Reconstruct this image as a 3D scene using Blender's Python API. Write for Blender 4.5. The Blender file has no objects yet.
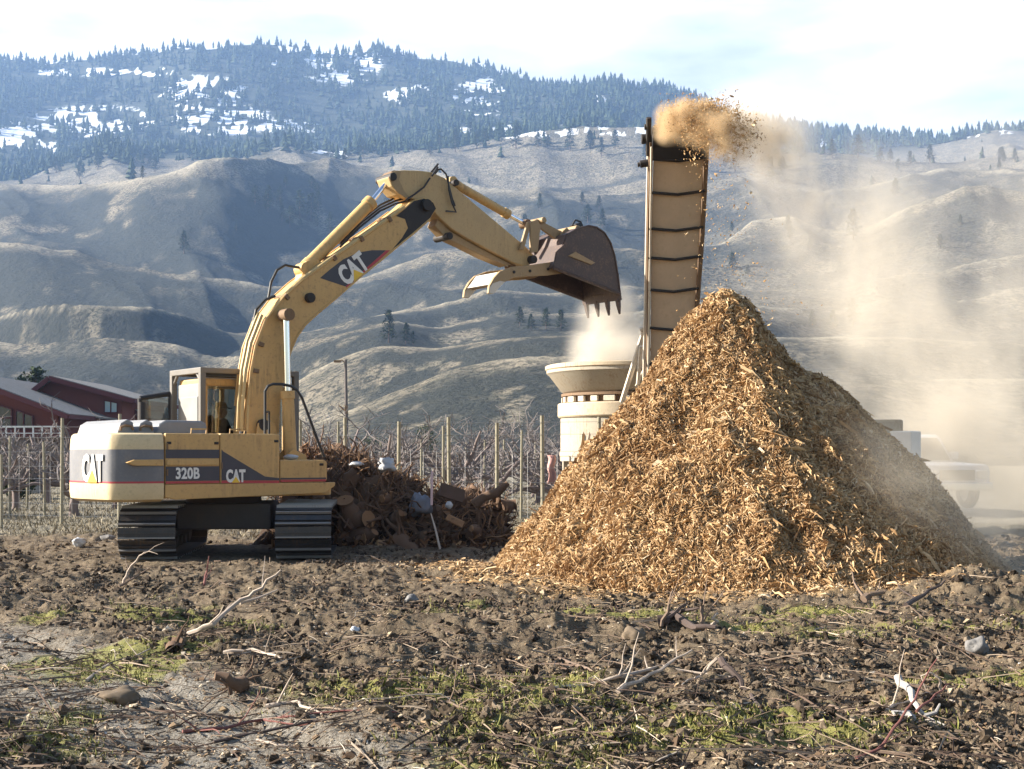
import bpy, bmesh, math, random
import numpy as np
from mathutils import Vector, Matrix, Euler, noise as mnoise
R = math.radians
random.seed(7)
rng = np.random.default_rng(11)
SC = bpy.context.scene
COL = SC.collection
F, EYE, HORIZON, MID = 1300.0, 1.6, 456.0, 512.0     # focal length in pixels, eye height, horizon row, middle column
SUN_EL, SUN_AZ = 25.0, -87.0                          # azimuth clockwise from +Y

def P(px, py, d):
    return Vector(((px - MID) / F * d, d, EYE + (HORIZON - py) / F * d))

# ------------------------------------------------------------------ objects
def tag(o, label=None, cat=None, group=None, kind=None):
    if label: o['label'] = label
    if cat: o['category'] = cat
    if group: o['group'] = group
    if kind: o['kind'] = kind
    return o

def thing(name, label, cat, loc=(0, 0, 0), rz=0.0, group=None):
    o = bpy.data.objects.new(name, None)
    COL.objects.link(o)
    o.location = loc
    o.rotation_euler = (0, 0, rz)
    o.empty_display_size = 0.3
    return tag(o, label, cat, group)

def link(name, me, mats, parent=None, smooth=None):
    o = bpy.data.objects.new(name, me)
    COL.objects.link(o)
    if mats is not None:
        for m in (mats if isinstance(mats, (list, tuple)) else [mats]):
            me.materials.append(m)
    if parent is not None: o.parent = parent
    if smooth == 'all':
        me.polygons.foreach_set('use_smooth', np.ones(len(me.polygons), dtype=bool))
    elif smooth is not None:
        me.polygons.foreach_set('use_smooth', np.ones(len(me.polygons), dtype=bool))
        try: me.set_sharp_from_angle(angle=R(smooth))
        except Exception: pass
    return o

def copy_tree(o, parent=None):
    c = o.copy(); COL.objects.link(c); c.parent = parent
    for ch in list(o.children): copy_tree(ch, c)
    return c

class MB:
    """collects shapes for ONE mesh object"""
    def __init__(s): s.v, s.f, s.m = [], [], []
    def add(s, vs, fs, mi=0):
        b = len(s.v); s.v += [tuple(q) for q in vs]
        for f in fs: s.f.append(tuple(b + i for i in f)); s.m.append(mi)
        return s
    def box(s, c, d, rot=None, mi=0):
        M = rot if rot is not None else Matrix.Identity(3)
        vs = [Vector(c) + M @ Vector((x * d[0] / 2, y * d[1] / 2, z * d[2] / 2)) for x in (-1, 1) for y in (-1, 1) for z in (-1, 1)]
        return s.add(vs, [(0, 1, 3, 2), (4, 6, 7, 5), (0, 4, 5, 1), (2, 3, 7, 6), (0, 2, 6, 4), (1, 5, 7, 3)], mi)
    def bb(s, a, b, mi=0):
        return s.box([(p + q) / 2 for p, q in zip(a, b)], [abs(q - p) for p, q in zip(a, b)], None, mi)
    def prism(s, poly, y0, y1, mi=0, axis='y'):
        """poly of (a,b) pairs; axis y: (x,z) swept along y; axis z: (x,y) swept along z"""
        n = len(poly)
        mk = (lambda p, t: (p[0], t, p[1])) if axis == 'y' else (lambda p, t: (p[0], p[1], t))
        vs = [mk(p, y0) for p in poly] + [mk(p, y1) for p in poly]
        fs = [tuple(range(n)), tuple(range(2 * n - 1, n - 1, -1))]
        fs += [(i, i + n, (i + 1) % n + n, (i + 1) % n) for i in range(n)]
        return s.add(vs, fs, mi)
    def tube(s, pts, rad, n=8, mi=0, caps=True):
        pts = [Vector(p) for p in pts]; k = len(pts)
        rs = rad if isinstance(rad, (list, tuple)) else [rad] * k
        up = None; vs = []
        for i, p in enumerate(pts):
            t = (pts[min(i + 1, k - 1)] - pts[max(i - 1, 0)])
            t = t.normalized() if t.length > 1e-9 else Vector((0, 0, 1))
            if up is None: up = t.orthogonal().normalized()
            up = (up - t * up.dot(t))
            up = up.normalized() if up.length > 1e-6 else t.orthogonal().normalized()
            w = t.cross(up)
            for j in range(n):
                a = 2 * math.pi * j / n
                vs.append(p + (up * math.cos(a) + w * math.sin(a)) * rs[i])
        fs = [(i * n + j, i * n + (j + 1) % n, (i + 1) * n + (j + 1) % n, (i + 1) * n + j) for i in range(k - 1) for j in range(n)]
        if caps: fs += [tuple(range(n - 1, -1, -1)), tuple((k - 1) * n + j for j in range(n))]
        return s.add(vs, fs, mi)
    def cyl(s, a, b, r, n=20, mi=0): return s.tube([a, b], r, n, mi)
    def lathe(s, prof, c, n=48, mi=0, closed=False):
        k = len(prof); vs = []
        for (r, z) in prof:
            for j in range(n):
                a = 2 * math.pi * j / n
                vs.append((c[0] + r * math.cos(a), c[1] + r * math.sin(a), c[2] + z))
        kk = k if closed else k - 1
        fs = [(i * n + j, i * n + (j + 1) % n, ((i + 1) % k) * n + (j + 1) % n, ((i + 1) % k) * n + j) for i in range(kk) for j in range(n)]
        if not closed: fs += [tuple(range(n - 1, -1, -1)), tuple((k - 1) * n + j for j in range(n))]
        return s.add(vs, fs, mi)
    def build(s, name, mats, parent=None, bevel=0, smooth=None, seg=2, fix=True):
        me = bpy.data.meshes.new(name)
        me.from_pydata(s.v, [], s.f)
        me.polygons.foreach_set('material_index', s.m)
        if fix:
            bm = bmesh.new(); bm.from_mesh(me)
            bmesh.ops.recalc_face_normals(bm, faces=bm.faces)
            bm.to_mesh(me); bm.free()
        me.update()
        o = link(name, me, mats, parent, smooth)
        if bevel:
            b = o.modifiers.new('bevel', 'BEVEL'); b.width = bevel; b.segments = seg
            b.limit_method = 'ANGLE'; b.angle_limit = R(40); b.harden_normals = False
        return o

def np_mesh(name, V, Fc, mats, parent=None, smooth=False, mat_index=None):
    """V (n,3), Fc (m,k) with constant k"""
    me = bpy.data.meshes.new(name)
    m, k = Fc.shape
    me.vertices.add(len(V)); me.vertices.foreach_set('co', np.ascontiguousarray(V, dtype=np.float32).ravel())
    me.loops.add(m * k); me.loops.foreach_set('vertex_index', np.ascontiguousarray(Fc, dtype=np.int32).ravel())
    me.polygons.add(m); me.polygons.foreach_set('loop_start', np.arange(0, m * k, k, dtype=np.int32))
    try: me.polygons.foreach_set('loop_total', np.full(m, k, dtype=np.int32))
    except Exception: pass
    me.polygons.foreach_set('use_smooth', np.full(m, smooth, dtype=bool))
    if mat_index is not None: me.polygons.foreach_set('material_index', mat_index.astype(np.int32))
    me.update(calc_edges=True); me.validate()
    return link(name, me, mats, parent)

def vattr(o, name, arr):
    a = o.data.color_attributes.new(name, 'FLOAT_COLOR', 'POINT')
    a.data.foreach_set('color', np.ascontiguousarray(arr, dtype=np.float32).ravel())

def rand_rot(n, tilt=None):
    """n random rotation matrices; tilt limits the lean of the local z axis"""
    if tilt is None:
        q = rng.normal(size=(n, 4)); q /= np.linalg.norm(q, axis=1)[:, None]
    else:
        a = rng.uniform(0, 2 * np.pi, n); b = rng.normal(0, tilt, n); c = rng.uniform(0, 2 * np.pi, n)
        # spin about z by a, then lean by b about a horizontal axis at c
        qz = np.stack([np.cos(a / 2), 0 * a, 0 * a, np.sin(a / 2)], 1)
        ql = np.stack([np.cos(b / 2), np.sin(b / 2) * np.cos(c), np.sin(b / 2) * np.sin(c), 0 * b], 1)
        w1, x1, y1, z1 = ql.T; w2, x2, y2, z2 = qz.T
        q = np.stack([w1*w2-x1*x2-y1*y2-z1*z2, w1*x2+x1*w2+y1*z2-z1*y2, w1*y2-x1*z2+y1*w2+z1*x2, w1*z2+x1*y2-y1*x2+z1*w2], 1)
    w, x, y, z = q.T
    return np.stack([np.stack([1-2*(y*y+z*z), 2*(x*y-z*w), 2*(x*z+y*w)], 1),
                     np.stack([2*(x*y+z*w), 1-2*(x*x+z*z), 2*(y*z-x*w)], 1),
                     np.stack([2*(x*z-y*w), 2*(y*z+x*w), 1-2*(x*x+y*y)], 1)], 1)

def scatter(name, protoV, protoF, pos, rot, scale, mats, parent=None, jitter=0.0, smooth=False):
    """one mesh of many small pieces: protoV (k,3); scale (n,3)"""
    n, k = len(pos), len(protoV)
    L = protoV[None] * scale[:, None, :]
    if jitter: L = L * (1 + rng.normal(0, jitter, (n, k, 1)))
    V = np.einsum('nij,nkj->nki', rot, L) + pos[:, None, :]
    Fc = protoF[None] + (np.arange(n) * k)[:, None, None]
    return np_mesh(name, V.reshape(-1, 3), Fc.reshape(-1, protoF.shape[1]), mats, parent, smooth)

BOXF = np.array([(0, 1, 3, 2), (4, 6, 7, 5), (0, 4, 5, 1), (2, 3, 7, 6), (0, 2, 6, 4), (1, 5, 7, 3)])
BOXV = np.array([(x, y, z) for x in (-.5, .5) for y in (-.5, .5) for z in (-.5, .5)], float)
CHIPV = np.array([(-.5, -.25, -.3), (-.5, .2, -.3), (-.5, -.25, .2), (-.5, .2, .2), (0, -.5, .3), (0, .5, .3), (0, -.5, 1), (0, .5, 1), (.5, -.15, -.5), (.5, .3, -.5), (.5, -.15, 0), (.5, .3, 0)], float)
_q = lambda a, b: [(a, a + 1, b + 1, b), (a + 2, b + 2, b + 3, a + 3), (a, b, b + 2, a + 2), (a + 1, a + 3, b + 3, b + 1)]
CHIPF = np.array([(0, 2, 3, 1)] + _q(0, 4) + _q(4, 8) + [(8, 9, 11, 10)])

def ico(sub):
    bm = bmesh.new(); bmesh.ops.create_icosphere(bm, subdivisions=sub, radius=1)
    V = np.array([v.co[:] for v in bm.verts]); Fc = np.array([[v.index for v in f.verts] for f in bm.faces]); bm.free()
    return V, Fc

# ------------------------------------------------------------------ noise on arrays
def _hash(ix, iy, seed):
    n = (ix.astype(np.int64) * 374761393 + iy.astype(np.int64) * 668265263 + seed * 974634533) & 0xffffffff
    n = ((n ^ (n >> 13)) * 1274126177) & 0xffffffff
    n = ((n ^ (n >> 15)) * 2246822519) & 0xffffffff
    return ((n ^ (n >> 16)) & 0xffff) / 65535.0
def vn(x, y, seed=0):
    x = np.asarray(x, float); y = np.asarray(y, float) + 0 * x
    ix, iy = np.floor(x), np.floor(y); fx, fy = x - ix, y - iy
    fx = fx * fx * fx * (fx * (fx * 6 - 15) + 10); fy = fy * fy * fy * (fy * (fy * 6 - 15) + 10)
    a, b = _hash(ix, iy, seed), _hash(ix + 1, iy, seed); c, d = _hash(ix, iy + 1, seed), _hash(ix + 1, iy + 1, seed)
    return (a + (b - a) * fx) * (1 - fy) + (c + (d - c) * fx) * fy
def fbm(x, y, octv=4, seed=0, gain=.5):
    s, a, t = 0, 1.0, 0
    for o in range(octv):
        s = s + a * vn(x * 2 ** o + 13.7 * o, y * 2 ** o + 7.3 * o, seed + o); t += a; a *= gain
    return s / t
def ridged(x, y, octv=4, seed=0, gain=.5):
    s, a, t = 0, 1.0, 0
    for o in range(octv):
        s = s + a * (1 - abs(2 * vn(x * 2 ** o + 3.1 * o, y * 2 ** o + 9.7 * o, seed + o) - 1)); t += a; a *= gain
    return s / t
def sstep(a, b, x):
    t = np.clip((x - a) / (b - a), 0, 1); return t * t * (3 - 2 * t)

# ------------------------------------------------------------------ materials
class NT:
    def __init__(s, name):
        s.m = bpy.data.materials.new(name); s.m.use_nodes = True
        s.t = s.m.node_tree; s.t.nodes.clear()
        s.out = s.n('ShaderNodeOutputMaterial')
    def n(s, typ, ins=None, **kw):
        nd = s.t.nodes.new(typ)
        for k, v in kw.items(): setattr(nd, k, v)
        for k, v in (ins or {}).items(): s.set(nd, k, v)
        return nd
    def set(s, nd, k, v):
        sock = nd.inputs[k]
        if isinstance(v, bpy.types.NodeSocket): s.t.links.new(v, sock)
        elif isinstance(v, bpy.types.Node): s.t.links.new(v.outputs[0], sock)
        else:
            if hasattr(sock.default_value, '__len__') and len(sock.default_value) == 4 and len(v) == 3: v = (*v, 1)
            sock.default_value = v
    def math(s, op, a, b=0.0, c=None, clamp=False):
        nd = s.n('ShaderNodeMath', {0: a, 1: b}, operation=op, use_clamp=clamp)
        if c is not None: s.set(nd, 2, c)
        return nd.outputs[0]
    def mix(s, f, a, b, blend='MIX'):
        nd = s.n('ShaderNodeMix', data_type='RGBA', blend_type=blend)
        s.set(nd, 0, f); s.set(nd, 6, a); s.set(nd, 7, b)
        return nd.outputs[2]
    def ramp(s, f, stops, interp='LINEAR'):
        nd = s.n('ShaderNodeValToRGB'); cr = nd.color_ramp; cr.interpolation = interp
        while len(cr.elements) < len(stops): cr.elements.new(0.5)
        for e, (p, c) in zip(cr.elements, stops):
            e.position = p; e.color = (*c, 1) if hasattr(c, '__len__') else (c, c, c, 1)
        s.set(nd, 0, f); return nd.outputs[0]
    def coord(s, kind='Object'): return s.n('ShaderNodeTexCoord').outputs[kind]
    def noise(s, vec, scale, detail=4, rough=.55, dist=0.0):
        return s.n('ShaderNodeTexNoise', {'Vector': vec, 'Scale': scale, 'Detail': detail, 'Roughness': rough, 'Distortion': dist}).outputs[0]
    def bump(s, h, strength=.3, dist=.02, nrm=None):
        nd = s.n('ShaderNodeBump', {'Height': h, 'Strength': strength, 'Distance': dist})
        if nrm is not None: s.set(nd, 'Normal', nrm)
        return nd.outputs[0]
    def bsdf(s, col, rough=.6, metal=0.0, nrm=None, spec=None, **ins):
        nd = s.n('ShaderNodeBsdfPrincipled', {'Base Color': col, 'Roughness': rough, 'Metallic': metal})
        if nrm is not None: s.set(nd, 'Normal', nrm)
        if spec is not None: s.set(nd, 'Specular IOR Level', spec)
        for k, v in ins.items(): s.set(nd, k, v)
        s.t.links.new(nd.outputs[0], s.out.inputs[0]); return nd

def m_paint(name, col, dirt=(.13, .095, .06), amount=.5, rough=.5, scale=3.0, metal=0.0, spec=.4, streak=True):
    """weathered paint: faded tint, blotchy grime and vertical streaks"""
    t = NT(name); c = t.coord('Object')
    a = t.noise(c, scale, 6, .65)
    st = t.n('ShaderNodeMapping', {'Vector': c, 'Scale': (9, 9, .7)})
    b = t.noise(st, scale, 5, .6)
    f = t.noise(c, scale * 9, 3, .6)
    v = t.mix(t.ramp(a, [(.3, 0), (.75, 1)]), tuple(x * .86 for x in col), tuple(min(1, x * 1.1) for x in col))
    g = t.math('MULTIPLY', t.ramp(a, [(.48, 0), (.72, 1)]), t.ramp(b if streak else f, [(.4, 0), (.7, 1)]))
    g = t.math('MULTIPLY', t.math('ADD', g, t.math('MULTIPLY', t.ramp(f, [(.55, 0), (.8, 1)]), .5), clamp=True), amount)
    v = t.mix(g, v, dirt)
    t.bsdf(v, t.math('ADD', t.math('MULTIPLY', a, .3), rough - .1), metal, t.bump(f, .12, .01), spec)
    return t.m

def m_flat(name, col, rough=.6, metal=0.0, var=.25, scale=8, bump=.2, bd=.01, spec=.4):
    t = NT(name); c = t.coord('Object'); a = t.noise(c, scale, 5, .65)
    v = t.mix(a, tuple(x * (1 - var) for x in col), tuple(min(1, x * (1 + var)) for x in col))
    t.bsdf(v, rough, metal, t.bump(a, bump, bd), spec); return t.m

def m_island(name, stops, rough=.8, patch=None):
    """each loose piece takes its own tint from the ramp"""
    t = NT(name); g = t.n('ShaderNodeNewGeometry'); c = t.coord('Object')
    r = g.outputs['Random Per Island']
    v = t.ramp(r, stops)
    a = t.noise(c, 22, 3, .6)
    v = t.mix(t.math('MULTIPLY', a, .55), v, t.mix(1.0, v, (.55, .5, .45), 'MULTIPLY'))
    if patch:
        w = t.noise(c, 1.1, 5, .62)
        v = t.mix(t.ramp(w, [(.50, 0), (.66, .75)]), v, t.mix(1.0, v, patch, 'MULTIPLY'))
    b = t.bsdf(v, rough, 0, None, .2)
    return t.m

def m_glass(name, tint=(.75, .82, .82), refl=.12):
    t = NT(name)
    tr = t.n('ShaderNodeBsdfTransparent', {'Color': tint}); gl = t.n('ShaderNodeBsdfGlossy', {'Color': (1, 1, 1), 'Roughness': .05})
    fr = t.n('ShaderNodeFresnel', {'IOR': 1.5})
    mx = t.n('ShaderNodeMixShader', {0: t.math('ADD', fr.outputs[0], refl * .4, clamp=True), 1: tr, 2: gl})
    t.t.links.new(mx.outputs[0], t.out.inputs[0]); return t.m

YEL = (.575, .36, .138)
M = {}
M['yellow'] = m_paint('yellow_paint', YEL, (.15, .095, .05), .95, .55, 2.0)
M['stick'] = m_paint('dusty_yellow_paint', (.50, .35, .17), (.13, .075, .035), .6, .6)
M['grey_band'] = m_paint('charcoal_decal', (.055, .055, .07), (.12, .1, .08), .3, .5)
M['faded_sunlit_band'] = m_paint('faded_sunlit_decal', (.165, .165, .175), (.30, .27, .22), .7, .55, 2.5)  # counterweight decal: fading and bright sun both put into the colour
M['red_band'] = m_flat('red_decal', (.42, .05, .06), .5)
M['white_letter'] = m_paint('white_decal', (.78, .76, .72), (.3, .25, .18), .25, .5)
M['cw_sunlit'] = m_paint('faded_sunlit_cream', (.66, .52, .30), (.2, .14, .08), .7, .5, 2.5)  # counterweight yellow: fading and full sun both mixed into the colour
M['hood'] = m_paint('grey_white_hood_paint', (.24, .24, .245), (.14, .11, .08), .5, .55)
M['cab_white'] = m_paint('cab_grey_white_paint', (.27, .265, .25), (.3, .25, .18), .35, .5)
M['guard'] = m_paint('grey_steel_guard', (.17, .155, .135), (.16, .12, .08), .5, .5)
M['black'] = m_flat('black_rubber', (.018, .018, .02), .6, 0, .3)
M['dull_black'] = m_paint('dull_black_coat', (.025, .02, .018), (.1, .07, .04), .5, .6)
M['steel'] = m_paint('track_steel', (.075, .072, .072), (.15, .105, .068), .9, .42, 4, .75)
M['track_dirt'] = m_paint('muddy_steel', (.075, .06, .05), (.10, .07, .045), .8, .7)
M['bar'] = m_paint('worn_lit_track_bar', (.30, .29, .28), (.10, .075, .05), .6, .45, 6, .4)  # track bars: wear plus caught light painted as a paler steel
M['chrome'] = m_flat('chrome_rod', (.82, .83, .86), .18, 1.0, .05, 4, .02)
M['hose'] = m_flat('hydraulic_hose', (.03, .028, .026), .5, 0, .3)
M['pipe'] = m_paint('yellow_pipe', (.58, .42, .19), (.12, .08, .05), .4, .4)
M['bucket'] = m_paint('rusty_bucket_steel', (.085, .06, .052), (.24, .15, .095), .85, .55, 3.2, .2, streak=False)
M['tine_lit'] = m_paint('sunlit_tine_steel', (.60, .55, .48), (.2, .14, .09), .5, .45, 4, .35)  # sunlit surfaces of the thumb tines painted as pale steel
M['thumb'] = m_paint('thumb_brown_steel', (.36, .25, .13), (.14, .08, .045), .7, .6)
M['glass'] = m_glass('cab_glass', (.5, .55, .55))
M['tub'] = m_paint('dusty_white_paint', (.40, .35, .27), (.20, .12, .06), 1.0, .7, 2.6)
M['tub_rust'] = m_paint('rusty_white_paint', (.55, .45, .31), (.22, .11, .05), .9, .65, 2.2)
M['belt'] = m_paint('dusty_belt', (.62, .47, .33), (.30, .21, .12), .5, .8, 1.5)
M['frame_rust'] = m_paint('rusty_conveyor_steel', (.20, .125, .07), (.08, .05, .03), .8, .7)
M['frame_pale'] = m_paint('pale_conveyor_steel', (.66, .58, .46), (.22, .14, .08), .7, .6)
# ------------------------------------------------------------------ terrain
CREST = [
 (130, {0: 472, 1024: 472}, 0),
 (235, {0: 446, 250: 444, 296: 430, 330: 417, 367: 404, 395: 391, 422: 381, 449: 369, 488: 361, 531: 356, 572: 356, 640: 362, 720: 372, 800: 379, 860: 380, 1024: 378}, 10),
 (330, {0: 440, 225: 432, 262: 412, 292: 386, 320: 368, 345: 356, 381: 344, 436: 346, 482: 338, 531: 335, 578: 335, 640: 338, 700: 336, 760: 338, 861: 337, 940: 338, 1024: 342}, 9),
 (470, {0: 348, 53: 344, 88: 339, 140: 341, 180: 347, 211: 358, 260: 352, 300: 344, 350: 333, 389: 322, 410: 326, 440: 330, 480: 324, 531: 317, 600: 310, 700: 305, 763: 303, 850: 306, 900: 301, 1024: 287}, 8),
 (570, {0: 317, 21: 312, 63: 307, 105: 312, 151: 312, 197: 321, 228: 335, 270: 330, 300: 326, 350: 315, 389: 306, 450: 302, 531: 290, 600: 282, 700: 280, 800: 284, 900: 270, 1024: 250}, 7),
 (780, {0: 240, 35: 245, 88: 258, 140: 266, 176: 274, 228: 282, 264: 290, 300: 284, 350: 272, 420: 262, 480: 258, 531: 255, 600: 250, 660: 246, 710: 238, 752: 213, 791: 220, 826: 234, 870: 225, 896: 211, 960: 194, 1024: 178}, 9),
 (1150, {0: 186, 50: 182, 135: 180, 200: 170, 270: 162, 325: 162, 375: 162, 415: 160, 450: 171, 490: 184, 531: 193, 600: 188, 660: 180, 752: 184, 830: 188, 900: 180, 1024: 164}, 8),
 (1550, {0: 172, 60: 165, 100: 157, 190: 155, 220: 163, 270: 155, 330: 150, 400: 148, 470: 140, 512: 135, 580: 129, 637: 127, 700: 133, 760: 145, 862: 151, 940: 153, 1024: 150}, 6),
 (2500, {0: 61, 40: 67, 75: 63, 135: 55, 200: 47, 260: 43, 325: 50, 400: 53, 465: 58, 512: 71, 562: 82, 662: 95, 712: 107, 762: 124, 832: 134, 892: 139, 937: 138, 982: 128, 1024: 127}, 0),
]
def _crest(u, i):
    d, tab, dip = CREST[i]
    px = np.clip(u * F + MID, -60, 1090)
    xs = sorted(tab); py = np.interp(px, xs, [tab[k] for k in xs])
    if i > 0:   # soften the kinks between the control points
        py = 0.5 * py + 0.25 * (np.interp(px - 9, xs, [tab[k] for k in xs]) + np.interp(px + 9, xs, [tab[k] for k in xs]))
    w = 0 if i == 0 else 1
    D = d * (1 + w * .10 * (2 * vn(u * 7 + i * 5.3, 0 * u, 40 + i) - 1))
    return D, (HORIZON - py) / F

def soil_rough(x, y):
    path = np.exp(-(((x + 4.45) * .8 + (y - 11.3) * .605) / .95) ** 2) * sstep(16, 11, y) * (x < 1)
    far = sstep(34, 27, y)
    return (1 - .62 * path) * (.25 + .75 * far), path

def ground_h(x, y):
    rough, path = soil_rough(x, y)
    near = sstep(60, 30, y)
    flat = 1 - .55 * np.exp(-(((x + 4.7) / 3.2) ** 2 + ((y - 21.7) / 3.0) ** 2) ** 2)
    h = .09 * (2 * fbm(x * .28, y * .42, 3, 5) - 1) * near
    h = h + rough * near * (.13 * (fbm(x * 1.0, y * 1.5, 4, 9) - .5) * 2 + .13 * (ridged(x * 2.1 + .3 * y, y * 2.6, 4, 21, .62) - .55)
                            + .11 * (fbm(x * 6, y * 7, 4, 33, .65) - .5))
    h = h * flat
    h = h + .26 * np.exp(-(((x - 5.8) / 1.5) ** 2 + ((y - 14.6) / .6) ** 2)) * (.25 + 1.5 * fbm(x * 3.5, y * 3.5, 4, 77, .65))
    h = h + .16 * np.exp(-(((x - 1.0) / 2.2) ** 2 + ((y - 11.8) / .35) ** 2)) * (fbm(x * 2, y * 3, 3, 78))
    h = h - .05 * path - .07 * np.exp(-((((x + 4.45) * .8 + (y - 11.3) * .605) - .42) / .12) ** 2) * sstep(16, 11, y) * (x < 1)
    return h - .03

def terrain(u, Y):
    """height of the land at depth Y on the bearing u = x / Y"""
    u, Y = np.broadcast_arrays(np.asarray(u, float), np.asarray(Y, float))
    x = u * np.maximum(Y, 12.0)
    z0 = ground_h(x, Y)
    D, T = zip(*[_crest(u, i) for i in range(len(CREST))])
    t = T[0] + 0 * Y
    for i in range(len(CREST) - 1):
        m = (Y >= D[i]) & (Y < D[i + 1])
        s = np.clip((np.log(np.maximum(Y, 1)) - np.log(D[i])) / (np.log(D[i + 1]) - np.log(D[i])), 0, 1)
        dip = CREST[i][2] * 1.7 / F
        e = s * s * (1.6 - .6 * s)
        ti = T[i] + (T[i + 1] - T[i]) * e - dip * np.sin(np.pi * np.minimum(1, s * 1.35)) ** 1.0 * (s < .7407)
        t = np.where(m, ti, t)
    ly = np.log(np.maximum(Y, 50))
    wz = sstep(140, 230, Y)
    near_crest = 1.0
    n1 = ridged(u * 7 + .35 * ly * 3, ly * 3.6, 3, 101, .38) - .62
    n2 = fbm(u * 30 + ly * 4, ly * 9, 5, 131, .6) - .5
    t = t + wz * (.025 * n1 * sstep(200, 700, Y) + .0045 * n2 * (.25 + .75 * sstep(250, 900, Y))) * np.where(Y > 1900, .6, 1.0)
    zh = EYE + t * Y
    last = D[-1]
    zl = EYE + T[-1] * last
    zh = np.where(Y >= last, zl * np.clip(1 - (Y - last) / 1500.0, .1, 1), zh)
    w = sstep(110, 150, Y)
    return z0 * (1 - w) + zh * w

def fan(name, Ys, us, mat):
    U, YY = np.meshgrid(us, Ys)
    Z = terrain(U, YY)
    X = U * np.maximum(YY, 12.0)
    V = np.stack([X, YY, Z], -1).reshape(-1, 3)
    nr, nc = U.shape
    idx = np.arange(nr * nc).reshape(nr, nc)
    Fc = np.stack([idx[:-1, :-1], idx[:-1, 1:], idx[1:, 1:], idx[1:, :-1]], -1).reshape(-1, 4)
    o = np_mesh(name, V, Fc, mat, None, True)
    return o, U.ravel(), YY.ravel(), Z.ravel()

us = np.concatenate([np.linspace(-1.4, -.66, 26), np.linspace(-.64, .64, 900), np.linspace(.66, 1.4, 26)])
Yg = np.concatenate([np.linspace(-25, 4, 14), 4.6 * (150 / 4.6) ** np.linspace(0, 1, 620)])
Yh = 150 * (3600 / 150) ** np.linspace(0, 1, 420)

# soil, dry grass, green grass, gravel path and fallen chips are told apart by painted masks
t = NT('bare_soil'); c = t.coord('Object')
att = t.n('ShaderNodeVertexColor', layer_name='cover'); sep = t.n('ShaderNodeSeparateColor', {0: att.outputs[0]})
n1 = t.noise(c, 1.3, 8, .68); n2 = t.noise(c, 9, 8, .7); n3 = t.noise(c, 48, 5, .7)
soil = t.mix(t.ramp(n1, [(.32, 0), (.7, 1)]), (.034, .024, .016), (.20, .148, .096))
soil = t.mix(t.ramp(n2, [(.4, 0), (.72, 1)]), soil, (.26, .20, .13))
soil = t.mix(t.ramp(n3, [(.62, 0), (.70, 1)]), soil, (.36, .29, .19))
soil = t.mix(t.ramp(n3, [(.30, 1), (.42, 0)]), soil, (.022, .016, .012))
path = t.mix(n2, (.23, .21, .175), (.40, .37, .32))
path = t.mix(t.ramp(n3, [(.4, 0), (.62, 1)]), path, (.12, .098, .072)); path = t.mix(t.ramp(n1, [(.45, 0), (.66, .5)]), path, (.17, .135, .095))
green = t.mix(n2, (.13, .135, .03), (.33, .31, .09))
chips = t.mix(n3, (.20, .125, .06), (.46, .32, .17))
dry = t.mix(t.ramp(n1, [(.3, 0), (.7, 1)]), (.19, .165, .125), (.34, .30, .225))
dry = t.mix(t.ramp(n2, [(.5, 0), (.75, 1)]), dry, (.13, .125, .065))
k = t.math('GREATER_THAN', t.math('ADD', sep.outputs[0], t.math('MULTIPLY', n2, .5)), .72)
g = t.ramp(t.math('ADD', sep.outputs[0], t.math('MULTIPLY', n2, .7)), [(.62, 0), (.92, 1)])
v = t.mix(t.ramp(t.math('ADD', sep.outputs[1], t.math('MULTIPLY', n2, .5)), [(.55, 0), (.95, 1)]), soil, path)
v = t.mix(t.math('MULTIPLY', g, .78), v, green)
v = t.mix(att.outputs[1], v, dry)
v = t.mix(t.ramp(t.math('ADD', sep.outputs[2], t.math('MULTIPLY', n3, .6)), [(.6, 0), (.9, 1)]), v, chips)
hh = t.math('ADD', t.math('MULTIPLY', n2, 1.0), t.math('MULTIPLY', n3, .45))
t.bsdf(v, .9, 0, t.bump(hh, .9, .06), .15)
M['soil'] = t.m

def cover(x, y):
    rough, path = soil_rough(x, y)
    g = .60 * sstep(.54, .70, fbm(x * .55, y * .75, 3, 61)) * sstep(17, 13, y)
    for (cx, cy, rx, ry, a) in ((-2.9, 7.4, .75, .40, 1.1), (-.3, 7.0, .9, .35, 1.0), (1.0, 7.4, .8, .3, 1.0), (3.8, 12.2, 1.0, .3, .8), (-3.1, 10.2, .7, .7, 1), (.5, 13.3, 1.6, .35, .9), (1.6, 8.0, 1.1, .6, .85), (3.3, 13.4, 1.1, .4, .8),
                                (-1.2, 8.8, 1.2, .5, .75), (2.9, 11.4, .9, .3, .6), (-.4, 7.2, .9, .4, .7), (-2.6, 8.3, .5, .3, .6)):
        g = np.maximum(g, a * np.exp(-((x - cx) / rx) ** 2 - ((y - cy) / ry) ** 2))
    g = g * (1 - .9 * path * (x > -2.6)) * sstep(26, 20, y)
    r = np.sqrt(((x - 3.2) / 4.3) ** 2 + ((y - 18.2) / 4.0) ** 2)
    ch = np.maximum(.85 * sstep(1.06, .86, r), .45 * sstep(3.4, 1.0, np.hypot((x - 7.6) / 1.5, (y - 19) / 2.0)))
    dryf = sstep(23.5, 27.5, y + 1.6 * (fbm(x * .4, y * .4, 3, 3) - .5) - .12 * np.abs(x))
    return np.stack([g, path, ch, dryf], -1)

ground, gu, gy, gz = fan('ground', Yg, us, M['soil'])
tag(ground, kind='structure')
vattr(ground, 'cover', cover(gu * np.maximum(gy, 12.0), gy))

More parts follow.
